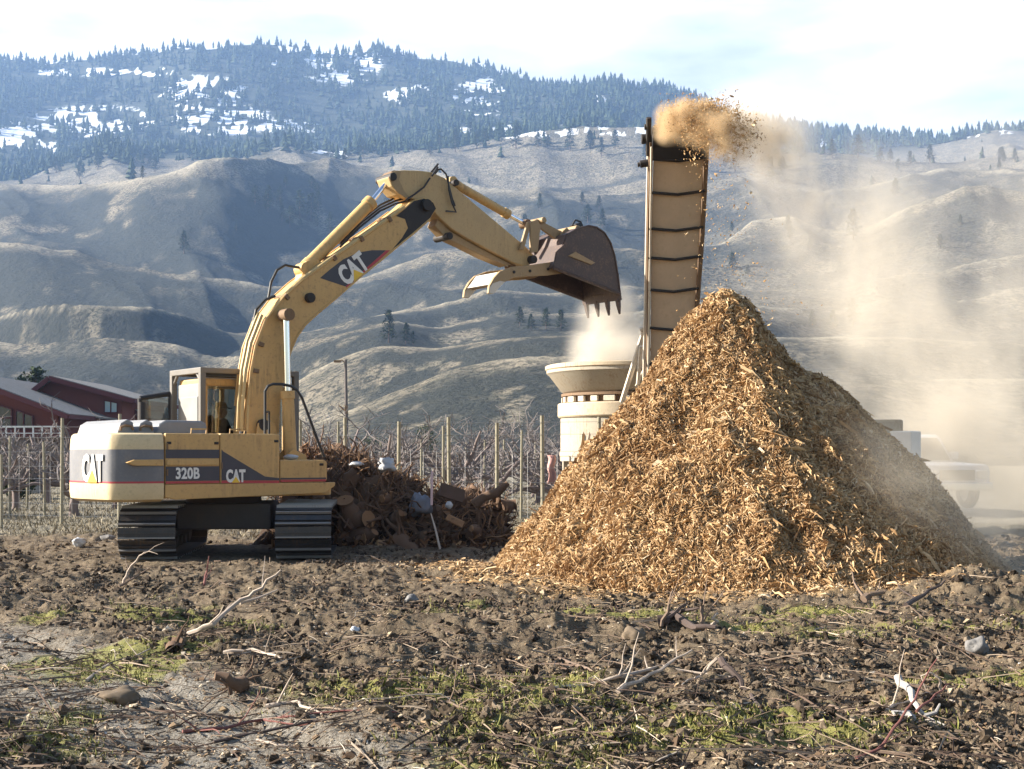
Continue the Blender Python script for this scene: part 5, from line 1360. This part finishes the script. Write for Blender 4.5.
# ------------------------------------------------------------------ litter on the soil
def field_points(n, y0=6.2, y1=24.5, p=1.5, umax=.48):
    v = rng.uniform(0, 1, n); y = (y0 ** (1 - p) + v * (y1 ** (1 - p) - y0 ** (1 - p))) ** (1 / (1 - p)); x = rng.uniform(-umax, umax, n) * y
    rp = np.hypot(x - PC.x, y - PC.y); k = rp > 3.3
    rx, ry = x - EC[0] - .15, y - EC[1]; k &= ~((np.abs(rx) < 1.75) & (np.abs(ry) < 2.05))
    return x[k], y[k]
def ghs(x, y): return gz_at(x, y)
M['clod'] = m_island('soil_clods', [(0, (.035, .025, .017)), (.5, (.085, .062, .042)), (.85, (.17, .13, .09)), (1, (.22, .175, .125))], .95)
V1, F1 = ico(2)
V1 = V1 * (1 + .5 * np.array([mnoise.noise(Vector(v) * 1.7) + .5 * mnoise.noise(Vector(v) * 4) for v in V1]))[:, None]
x, y = field_points(44000, p=1.15); n = len(x)
dens = (fbm(x * .8, y * 1.0, 3, 501) > .47) | (rng.uniform(0, 1, n) < .25); dens &= ~((soil_rough(x, y)[1] > .4) & (rng.uniform(0, 1, n) < .85)); x, y = x[dens], y[dens]; n = len(x)
s = (rng.lognormal(math.log(.0125), .5, n) * (.75 + y / 26)).clip(.005, .042)
cl_ = scatter('soil_clods', V1, F1, np.stack([x, y, ghs(x, y) + s * .15], 1), rand_rot(n), np.stack([s * rng.uniform(.8, 1.5, n), s, s * rng.uniform(.55, .9, n)], 1), M['clod'], None, .16, False)
tag(cl_, 'dark crumbly soil clods across the torn up field', 'soil', kind='stuff')
M['litter'] = m_island('dry_twigs', [(0, (.06, .04, .03)), (.4, (.14, .095, .07)), (.8, (.24, .18, .13)), (.97, (.36, .29, .22)), (1, (.5, .44, .37))], .85)
x, y = field_points(8000, p=1.1); n = len(x)
kk = (fbm(x * .6 + 5, y * .8, 3, 511) > .42) | (rng.uniform(0, 1, n) < .3); x, y = x[kk], y[kk]; n = len(x); ln = rng.lognormal(math.log(.13), .65, n).clip(.03, .8)
STV = np.array([(-.5, -.5, -.4), (-.5, .5, -.4), (-.5, 0, .6), (-.1, -.4, .9), (-.1, .5, .9), (-.1, 0, 1.8), (.5, -.2, .1), (.5, .3, .1), (.5, 0, .6)], float)
STF = np.array([(0, 1, 4, 3), (1, 2, 5, 4), (2, 0, 3, 5), (3, 4, 7, 6), (4, 5, 8, 7), (5, 3, 6, 8)])
tw = scatter('dry_twigs', STV, STF, np.stack([x, y, ghs(x, y) + .012 + .02 * rng.uniform(0, 1, n)], 1), rand_rot(n, .22), np.stack([ln,   .003 + ln * .012, .003 + ln * .012], 1), M['litter'], None, .05)
tag(tw, 'dry prunings and twigs littering the soil', 'twigs', kind='stuff')
x, y = field_points(26000, p=1.1); n = len(x); ln = rng.lognormal(math.log(.022), .5, n).clip(.01, .11)
wf = scatter('wood_fragments', CHIPV, CHIPF, np.stack([x, y, ghs(x, y) + .008], 1), rand_rot(n, .35), np.stack([ln, ln * rng.uniform(.25, .7, n), ln * .25], 1),
             m_island('wood_fragments', [(0, (.08, .05, .03)), (.35, (.19, .125, .075)), (.7, (.36, .26, .155)), (.95, (.50, .41, .29)), (1, (.65, .62, .56))], .85), None, .12)
tag(wf, 'scattered chips and dead leaves on the dark soil', 'wood fragments', kind='stuff')
a = rng.uniform(np.pi * .9, 2.15 * np.pi, 9000); r = 3.25 + np.abs(rng.normal(0, .55, 9000)); x, y = PC.x + r * np.cos(a) * 1.04, PC.y - .15 + r * np.sin(a); n = len(x); ln = rng.lognormal(math.log(.045), .5, n).clip(.02, .25)
fr2 = scatter('spilled_chips', CHIPV, CHIPF, np.stack([x, y, np.maximum(ghs(x, y), pile_z(x, y)) + .02], 1), rand_rot(n, .4), np.stack([ln, ln * rng.uniform(.12, .4, n), ln * .15], 1), M['chips'], None, .12)
tag(fr2, 'loose wood chips spilled around the foot of the pile', 'wood chips', kind='stuff')
M['blade'] = m_island('grass_blades', [(0, (.09, .11, .02)), (.5, (.20, .20, .05)), (.85, (.32, .29, .10)), (1, (.42, .36, .19))], .7)
x, y = field_points(190000, 6.2, 22, 1.5); g = cover(x, y)[:, 0]; kk = rng.uniform(0, 1, len(x)) < np.clip(g * 1.15 - .14, 0, 1) * sstep(.34, .58, fbm(x * 3.5, y * 3.5, 3, 521)); x, y = x[kk], y[kk]; n = len(x); hb = rng.lognormal(math.log(.032), .4, n).clip(.012, .09)
BLV = np.array([(-.5, 0, -.1), (.5, 0, -.1), (0, .18, .6), (0, .55, 1.0)]); BLF = np.array([(0, 1, 2), (0, 2, 3)])
gr = scatter('grass', BLV, BLF, np.stack([x, y, ghs(x, y)], 1), rand_rot(n, .35), np.stack([hb * .16 + .004, hb, hb], 1), M['blade'], None)
tag(gr, 'short green grass growing back through the soil', 'grass', kind='stuff')
n = 60000; d = 25.5 * (80 / 25.5) ** rng.uniform(0, 1, n); x = rng.uniform(-.5, .12, n) * d; hb = rng.lognormal(math.log(.07), .4, n)
dg_ = scatter('dry_grass', BLV, BLF, np.stack([x, d, gz_at(x, d)], 1), rand_rot(n, .3), np.stack([hb * .22, hb * 1.1, hb], 1), m_island('dry_grass_blades', [(0, (.12, .10, .06)), (.6, (.28, .235, .16)), (1, (.42, .37, .27))], .85), None)
tag(dg_, 'dry pale grass under the orchard trees', 'grass', kind='stuff')

pk = MB(); rq = random.Random(77); fx, fy = field_points(420, p=1.2)
for x0, y0 in zip(fx, fy):
    a_ = rq.gauss(0, .9) + (math.pi if rq.random() < .5 else 0); L_ = rq.uniform(.25, .95); p = Vector((x0, y0, 0)); d = Vector((math.cos(a_), math.sin(a_) * .8, 0)); pts, lift = [], rq.random() ** 3 * .10
    for k in range(6):
        pts.append(Vector((p.x, p.y, gz_at(p.x, p.y) + .012 + lift * math.sin(k / 5 * math.pi)))); d = (d + Vector((rq.gauss(0, .16), rq.gauss(0, .16), 0))).normalized(); p = p + d * L_ / 5
    r_ = rq.uniform(.003, .008); pk.tube(pts, [r_ * (1 - .13 * k) for k in range(6)], 4)
    if rq.random() < .5: pk.tube([pts[2], pts[2] + Vector((rq.gauss(0, .1), rq.gauss(0, .1), rq.uniform(.01, .08))), pts[2] + Vector((rq.gauss(0, .2), rq.gauss(0, .2), rq.uniform(.0, .09)))], [r_ * .7, r_ * .5, r_ * .3], 4)
o = pk.build('thin_prunings', M['litter'], None); tag(o, 'long thin curved prunings strewn across the field', 'prunings', kind='stuff')
# distinct branches and stones in the foreground
BM = {k: m_paint('branch_' + k, c_, tuple(q * .45 for q in c_), .45, .85, 12) for k, c_ in dict(pale=(.42, .34, .27), white=(.40, .365, .33), dark=(.085, .06, .05), red=(.19, .075, .06), brown=(.2, .14, .10)).items()}
def gpt(px, py, lift=0.0, d=None):
    if d is None: q = land(px, py); q.z += lift; return q
    return P(px, py, d)
def branch(pts, r, mat, lab, cat='branch', twigs=3, name='branch', side=(), seed=0):
    """pts: (px, py) on the soil, or (px, py, depth) in the air; side: extra limbs as point lists"""
    r_ = random.Random(hash(lab) % 1000 + seed if False else len(lab) * 7 + seed); P0 = [gpt(p[0], p[1], r * .7, p[2] if len(p) > 2 else None) for p in pts]
    o0 = P0[0].copy(); fine = []
    for i in range(len(P0) - 1):
        for f in (0, .34, .67):
            q = P0[i].lerp(P0[i + 1], f); fine.append(q + Vector((r_.gauss(0, r * .5), r_.gauss(0, r * .5), abs(r_.gauss(0, r * .4)))))
    fine.append(P0[-1]); n = len(fine); rad = [r * (1 - .65 * i / (n - 1)) * r_.uniform(.9, 1.12) for i in range(n)]
    k = MB(); k.tube([q - o0 for q in fine], rad, 7)
    for s in side:
        S = [gpt(p[0], p[1], r * .7, p[2] if len(p) > 2 else None) - o0 for p in s]; k.tube(S, [r * .62 * (1 - .6 * i / (len(S) - 1)) for i in range(len(S))], 6)
    for _ in range(twigs):
        j = r_.randint(1, n - 2) if n > 3 else 1; d = (fine[min(j + 1, n - 1)] - fine[j - 1]).normalized(); q = fine[j] - o0; pts2 = [q]
        d = (d + Vector((r_.gauss(0, .6), r_.gauss(0, .6), abs(r_.gauss(.2, .4))))).normalized()
        for _2 in range(3): d = (d + Vector((r_.gauss(0, .2), r_.gauss(0, .2), r_.gauss(0, .2)))).normalized(); q = q + d * r_.uniform(.06, .16); pts2.append(q)
        k.tube(pts2, [rad[j] * .5, rad[j] * .4, rad[j] * .3, rad[j] * .15], 5)
    o = k.build(name, mat, None, 0, 50); o.location = o0
    return tag(o, lab, cat)
D1 = land(190, 642).y
branch([(188, 642), (212, 625, D1 - .1), (240, 603, D1 + .25), (262, 588, D1 + .3), (281, 570, D1 + .4)], .026, BM['pale'], 'long pale forked branch rising across the soil before the excavator', side=[[(240, 603, D1 + .25), (258, 598, D1 + .4), (277, 590, D1 + .5)]])
D2 = land(140, 588).y
branch([(122, 586), (128, 572, D2), (139, 556, D2 - .1), (145, 552, D2 - .15)], .02, BM['pale'], 'bent pale twig standing in front of the left excavator track', twigs=2)
branch([(118, 590), (136, 578, D2), (152, 566, D2)], .018, BM['brown'], 'thin brown twig crossing below the left excavator track', twigs=3)
D3 = land(205, 582).y
branch([(203, 588), (207, 572, D3), (209, 556, D3)], .017, BM['red'], 'short upright reddish twig between the excavator tracks', twigs=1)
branch([(85, 683), (110, 671), (132, 661), (150, 651)], .014, BM['pale'], 'thin straight pale stick lying on the green patch at left', twigs=1)
branch([(183, 741), (225, 734), (262, 727), (300, 722), (345, 717), (397, 720)], .012, BM['red'], 'long dark red curved pruning lying across the gravel path edge', twigs=4, side=[[(262, 727), (300, 728), (352, 722)]])
branch([(212, 752), (262, 741), (310, 731), (352, 722)], .012, BM['dark'], 'dark thin pruning just below the long red one on the path', twigs=2)
branch([(258, 744), (276, 748), (292, 755)], .011, BM['pale'], 'short pale stick lying on the gravel path', twigs=0)
branch([(222, 657), (254, 657), (286, 666)], .02, BM['pale'], 'pale curved stick on the soil in the left middle', twigs=2)
branch([(268, 711), (295, 713), (322, 717)], .018, BM['pale'], 'pale straight stick behind the red prunings', twigs=1)
for px, py, sc_, lab, sd_ in ((174, 655, .42, 'lumpy dark root clump at the foot of the long pale branch', 3), (245, 697, .36, 'dark root lump half sunk in soil near the path', 5)):
    q = land(px, py); o = stump_proto(700 + sd_).build('root_clump', [M['stump'], M['stump']], None, 0, 45); o.location = q + Vector((0, 0, .02)); o.rotation_euler = (R(70), R(25), sd_); o.scale = (sc_, sc_, sc_)
    tag(o, lab, 'root clump')
branch([(545, 696), (590, 690), (620, 684), (662, 681), (700, 682), (738, 686)], .016, BM['pale'], 'long thin pale branch lying flat across the middle foreground', twigs=4)
D5 = land(655, 690).y
branch([(616, 698), (640, 682, D5), (668, 664, D5 + .2), (692, 650, D5 + .3)], .018, BM['pale'], 'pale branch slanting up over the long flat one', twigs=2)
D6 = land(668, 634).y
branch([(656, 632), (674, 629), (694, 634), (716, 636)], .055, BM['dark'], 'dark broken limb lying below the centre of the pile', 'log', 3, 'log')
branch([(662, 628, D6), (668, 606, D6), (673, 590, D6)], .019, BM['brown'], 'upright brown shoot left of the pair by the dark limb', twigs=2)
branch([(702, 632, D6), (702, 612, D6), (698, 598, D6)], .021, BM['brown'], 'upright stubby shoot rising from the dark limb', twigs=2)
branch([(709, 634, D6), (714, 622, D6), (718, 613, D6)], .024, BM['pale'], 'pale short stub right of the upright shoots', twigs=0)
D7 = land(735, 700).y
branch([(718, 660, D7 + .3), (735, 676, D7 + .15), (750, 694, D7 + .05), (763, 722)], .028, BM['dark'], 'dark bent branch pointing down right of the long flat one', twigs=3)
branch([(718, 660, D7 + .35), (700, 676, D7 + .4), (682, 690)], .014, BM['pale'], 'thin pale twig fanning left from the dark bent branch', twigs=2)
D8 = land(925, 722).y
branch([(899, 679, D8 + .3), (910, 694, D8 + .1), (922, 712, D8 - .08), (927, 722, D8 - .12)], .026, BM['white'], 'thick peeled white branch broken in the right foreground', side=[[(926, 718, D8 - .1), (945, 726, D8 - .2), (967, 737, D8 - .3)], [(924, 716, D8 - .1), (936, 712, D8 - .1), (940, 704, D8 - .05)]], twigs=0)
branch([(898, 726), (908, 728), (916, 732)], .032, BM['white'], 'short peeled white stub beside the thick white branch', twigs=0)
D9 = land(857, 766).y
branch([(857, 768), (880, 748, D9 + .1), (900, 722, D9 + .3), (920, 690, D9 + .5), (937, 659, D9 + .6)], .011, BM['red'], 'long red shoot leaning across the white broken branch', twigs=1)
branch([(915, 712, D8 - .1), (936, 695, D8 + .1), (953, 682, D8 + .2)], .010, BM['red'], 'short red shoot to the right of the long red one', twigs=0)
branch([(942, 692, D8 + .2), (938, 678, D8 + .2), (930, 673, D8 + .2), (922, 676, D8 + .2), (926, 690, D8 + .2)], .009, BM['pale'], 'thin looping pale shoot above the white broken branch', twigs=0)
branch([(885, 716), (905, 708), (930, 706), (955, 703)], .014, BM['pale'], 'pale twig lying behind the white broken branch', twigs=3)
branch([(830, 712), (850, 716), (872, 722)], .02, BM['brown'], 'brown stick lying left of the white broken branch', twigs=2)
branch([(560, 664), (590, 672), (616, 684)], .018, BM['brown'], 'brown curved stick in the centre of the field', twigs=3)
branch([(420, 703), (450, 712), (470, 718)], .016, BM['brown'], 'brown twig on the green patch at centre left', twigs=3)
branch([(905, 612), (925, 601), (945, 590)], .03, BM['dark'], 'dark root poking out of the soil mound at right', 'root', 2)
D10 = land(862, 608).y
branch([(862, 610), (872, 598, D10), (885, 590, D10)], .05, BM['brown'], 'stubby brown root at the right foot of the pile', 'root', 2)
for pts, r, lab in (([(705, 592), (703, 578, 15.7), (708, 562, 15.9), (718, 545, 16.3)], .05, 'bent pale limb leaning on the front of the woodchip pile'),
                    ([(769, 592), (763, 574, 15.6), (757, 560, 15.9)], .045, 'short curved limb at the foot of the woodchip pile')):
    branch(pts, r, m_paint('pile_limb', (.42, .27, .13), (.16, .09, .04), .5, .9, 9), lab, 'branch', 1)
for px, py, s, mt, lab, sd_ in ((121, 704, (.26, .2, .13), M['clod'], 'dark rough stone beside the gravel path', 31), (355, 634, (.09, .08, .07), M['white_plastic'], 'small white pebble in the middle of the dark soil', 32),
                             (977, 657, (.17, .15, .17), M['pale_stone'], 'grey upright stone at the right edge of the field', 33), (412, 602, (.16, .14, .10), M['pale_stone'], 'pale grey stone on the soil before the stump heap', 34), (635, 642, (.22, .2, .16), M['clod'], 'dark blocky stone left of the broken limb', 35)):
    q = land(px, py); o = blob('stone', q + Vector((0, 0, s[2] * .25)), s, mt, lab, 'stone', sd_, 3, .45)
# ------------------------------------------------------------------ dust
def dust(name, spheres, dens, lab, col=(.96, .87, .73), nscale=.55, lo=.36, hi=.70, seed=0, stretch=(1, 1, 1), edge=1.0):
    """air-borne dust: density falls off from a few centres and is broken up by noise; the mesh only bounds it"""
    bm = bmesh.new(); cs = []
    for px, py, d, r, w in spheres:
        c_ = P(px, py, d); cs.append((c_, r, w)); bmesh.ops.create_icosphere(bm, subdivisions=3, radius=r * 1.0, matrix=Matrix.Translation(c_))
    me = bpy.data.meshes.new(name); bm.to_mesh(me); bm.free()
    o = bpy.data.objects.new(name, me); COL.objects.link(o)
    rmin = min(r for _, r, _ in cs)
    md = o.modifiers.new('fuse', 'REMESH'); md.mode = 'VOXEL'; md.voxel_size = max(.08, rmin * .16)
    bpy.context.view_layer.update(); m2 = bpy.data.meshes.new_from_object(o.evaluated_get(bpy.context.evaluated_depsgraph_get())); o.modifiers.clear(); o.data = m2
    t = NT(name); pos = t.n('ShaderNodeNewGeometry').outputs['Position']; acc = None
    for c_, r, w in cs:
        dd = t.n('ShaderNodeVectorMath', {0: pos, 1: c_[:]}, operation='DISTANCE').outputs['Value']
        f = t.n('ShaderNodeMapRange', {'Value': dd, 'From Min': r, 'From Max': r * .1, 'To Min': 0.0, 'To Max': w}, interpolation_type='SMOOTHSTEP').outputs[0]
        acc = f if acc is None else t.math('MAXIMUM', acc, f)
    mp = t.n('ShaderNodeMapping', {'Vector': pos, 'Location': (seed, seed * 2, 0), 'Scale': stretch})
    nz = t.noise(mp, nscale, 5, .6, .4)
    nz = t.n('ShaderNodeMapRange', {'Value': nz, 'From Min': lo, 'From Max': hi, 'To Min': 0.05, 'To Max': 1.0}).outputs[0]
    de = t.math('MULTIPLY', t.math('MULTIPLY', acc, nz), dens)
    v = t.n('ShaderNodeVolumePrincipled', {'Color': col, 'Density': de, 'Anisotropy': 0.0})
    t.t.links.new(v.outputs[0], t.out.inputs['Volume'])
    m2.materials.clear(); m2.materials.append(t.m)
    return tag(o, lab, 'dust', kind='stuff')
dust('dust_plume', [(735, 122, 22.1, .8, 1.2), (758, 130, 22.3, .95, 1.5), (785, 150, 22.7, 1.25, 1.3), (815, 186, 23.2, 1.5, 1.05), (842, 232, 24, 1.8, .6), (868, 292, 25.2, 2.2, .34), (905, 365, 26.6, 2.8, .26), (950, 440, 28.5, 3.4, .34), (1030, 470, 30, 3.8, .36), (860, 415, 27.5, 2.3, .26), (970, 330, 27.5, 3.4, .30), (1010, 235, 27, 3.0, .17), (890, 210, 25.5, 2.0, .16), (800, 275, 24.5, 1.7, .16), (930, 500, 26.5, 1.8, .32)],
     1.55, 'tan dust plume drifting down to the right from the conveyor head', nscale=.62, lo=.38, hi=.66, stretch=(1, .6, .4))
dust('chip_dust', [(668, 116, 21.6, .30, 1), (668, 130, 21.8, .32, 1), (684, 112, 21.5, .30, 1), (686, 128, 21.6, .36, 1), (702, 114, 21.4, .34, 1), (704, 132, 21.5, .38, .9), (720, 124, 21.3, .38, .9), (722, 143, 21.4, .40, .8), (738, 138, 21.4, .42, .6), (735, 152, 21.4, .36, .5), (752, 132, 21.8, .5, .3), (772, 142, 22.0, .6, .2)], 9.0, 'dense orange dust inside the burst of flying chips', (.92, .71, .45), 3.2, .38, .60, 3)
dust('dust_cloud', [(604, 352, 27.9, 1.0, 1), (607, 322, 27.7, .85, .8), (616, 303, 27.5, .62, .5), (625, 345, 27.7, .85, .9), (585, 368, 28.0, .6, .6)], 3.6, 'pale dust puff rising out of the grinder hopper below the bucket', (.96, .89, .78), 1.0, .25, .6, 5)
dust('low_dust', [(895, 505, 16.4, 1.15, .55), (855, 470, 17.0, .95, .5), (815, 430, 17.6, .8, .35), (945, 545, 16.4, 1.1, .6), (990, 560, 17.2, 1.4, .6)], .9, 'thin dust hanging over the shaded right side of the woodchip pile', nscale=.9, lo=.36, hi=.68, seed=9)

# ------------------------------------------------------------------ haze
HAZE = .00015
hb_ = MB(); hb_.bb((-5200, -60, -1.2), (5200, 3700, float(hz.max()) + 40)); hzo = hb_.build('haze', None)
t = NT('haze'); v = t.n('ShaderNodeVolumePrincipled', {'Color': (.38, .60, 1.0), 'Density': HAZE, 'Anisotropy': .1}); t.t.links.new(v.outputs[0], t.out.inputs['Volume'])
t.m.cycles.homogeneous_volume = True
hzo.data.materials.clear(); hzo.data.materials.append(t.m)
tag(hzo, 'pale blue winter haze between the field and the hills', 'haze', kind='stuff')

# ------------------------------------------------------------------ sky, sun, camera
W = bpy.data.worlds.new('World'); SC.world = W; W.use_nodes = True
nt = W.node_tree; nt.nodes.clear()
def wn(t_, **kw):
    n_ = nt.nodes.new(t_)
    for k, v in kw.items(): setattr(n_, k, v)
    return n_
out = wn('ShaderNodeOutputWorld'); bg = wn('ShaderNodeBackground'); bg.inputs[1].default_value = .055
sky = wn('ShaderNodeTexSky', sky_type='NISHITA', sun_disc=False); sky.sun_elevation = R(SUN_EL); sky.sun_rotation = R(SUN_AZ); sky.dust_density = 1.2; sky.air_density = 1.0
tc = wn('ShaderNodeTexCoord'); mp = wn('ShaderNodeMapping'); mp.inputs['Scale'].default_value = (1.6, 1.6, 5.5); mp.inputs['Location'].default_value = (.35, 0, .2)
nz = wn('ShaderNodeTexNoise'); nz.inputs['Scale'].default_value = 1.5; nz.inputs['Detail'].default_value = 7; nz.inputs['Roughness'].default_value = .55
rp = wn('ShaderNodeValToRGB'); rp.color_ramp.elements[0].position = .10; rp.color_ramp.elements[1].position = .36
nz2 = wn('ShaderNodeTexNoise'); nz2.inputs['Scale'].default_value = 3.0; nz2.inputs['Detail'].default_value = 6
cr = wn('ShaderNodeValToRGB'); cr.color_ramp.elements[0].position = .36; cr.color_ramp.elements[0].color = (3.3, 3.7, 4.35, 1); cr.color_ramp.elements[1].position = .56; cr.color_ramp.elements[1].color = (6.6, 6.7, 6.9, 1)
mx = wn('ShaderNodeMix', data_type='RGBA')
L = nt.links.new
L(tc.outputs['Generated'], mp.inputs[0]); L(mp.outputs[0], nz.inputs[0]); L(mp.outputs[0], nz2.inputs[0]); L(nz.outputs[0], rp.inputs[0]); L(nz2.outputs[0], cr.inputs[0])
sx = wn('ShaderNodeSeparateXYZ'); L(tc.outputs['Generated'], sx.inputs[0])
mz = wn('ShaderNodeMapRange', interpolation_type='SMOOTHSTEP'); mz.inputs['From Min'].default_value = .50; mz.inputs['From Max'].default_value = .30; L(sx.outputs[2], mz.inputs[0])
mu = wn('ShaderNodeMath', operation='MULTIPLY'); L(rp.outputs[0], mu.inputs[0]); L(mz.outputs[0], mu.inputs[1])
my = wn('ShaderNodeMapRange', interpolation_type='SMOOTHSTEP'); my.inputs['From Min'].default_value = .3; my.inputs['From Max'].default_value = .8; L(sx.outputs[1], my.inputs[0])
mu2 = wn('ShaderNodeMath', operation='MULTIPLY'); L(mu.outputs[0], mu2.inputs[0]); L(my.outputs[0], mu2.inputs[1]); mu = mu2
L(mu.outputs[0], mx.inputs[0]); L(sky.outputs[0], mx.inputs[6]); L(cr.outputs[0], mx.inputs[7]); L(mx.outputs[2], bg.inputs[0]); L(bg.outputs[0], out.inputs[0])

sl = bpy.data.lights.new('sun', 'SUN'); sl.energy = 5.0; sl.angle = R(.5); sl.color = (1.0, .93, .82)
so = bpy.data.objects.new('sun', sl); COL.objects.link(so)
az = R(SUN_AZ); sd_ = Vector((math.sin(az) * math.cos(R(SUN_EL)), math.cos(az) * math.cos(R(SUN_EL)), math.sin(R(SUN_EL))))
so.rotation_euler = sd_.to_track_quat('Z', 'Y').to_euler(); so.location = sd_ * 60 + Vector((0, 20, 0))

cd = bpy.data.cameras.new('camera'); cd.sensor_width = 36; cd.lens = F * 36 / 1024; cd.shift_y = (HORIZON - 384.5) / 1024; cd.clip_start = .1; cd.clip_end = 12000
co = bpy.data.objects.new('camera', cd); COL.objects.link(co); co.location = (0, 0, EYE); co.rotation_euler = (R(90), 0, 0); SC.camera = co

SC.render.engine = 'CYCLES'
SC.view_settings.view_transform = 'Standard'; SC.view_settings.look = 'None'; SC.view_settings.exposure = 1.9; SC.view_settings.gamma = 1
cy = SC.cycles
cy.use_denoising = True
try: cy.denoiser = 'OPENIMAGEDENOISE'
except Exception: pass
cy.max_bounces = 6; cy.diffuse_bounces = 3; cy.glossy_bounces = 3; cy.transmission_bounces = 4; cy.transparent_max_bounces = 12; cy.volume_bounces = 2
cy.volume_step_rate = 1.0; cy.volume_max_steps = 256
cy.sample_clamp_indirect = 6
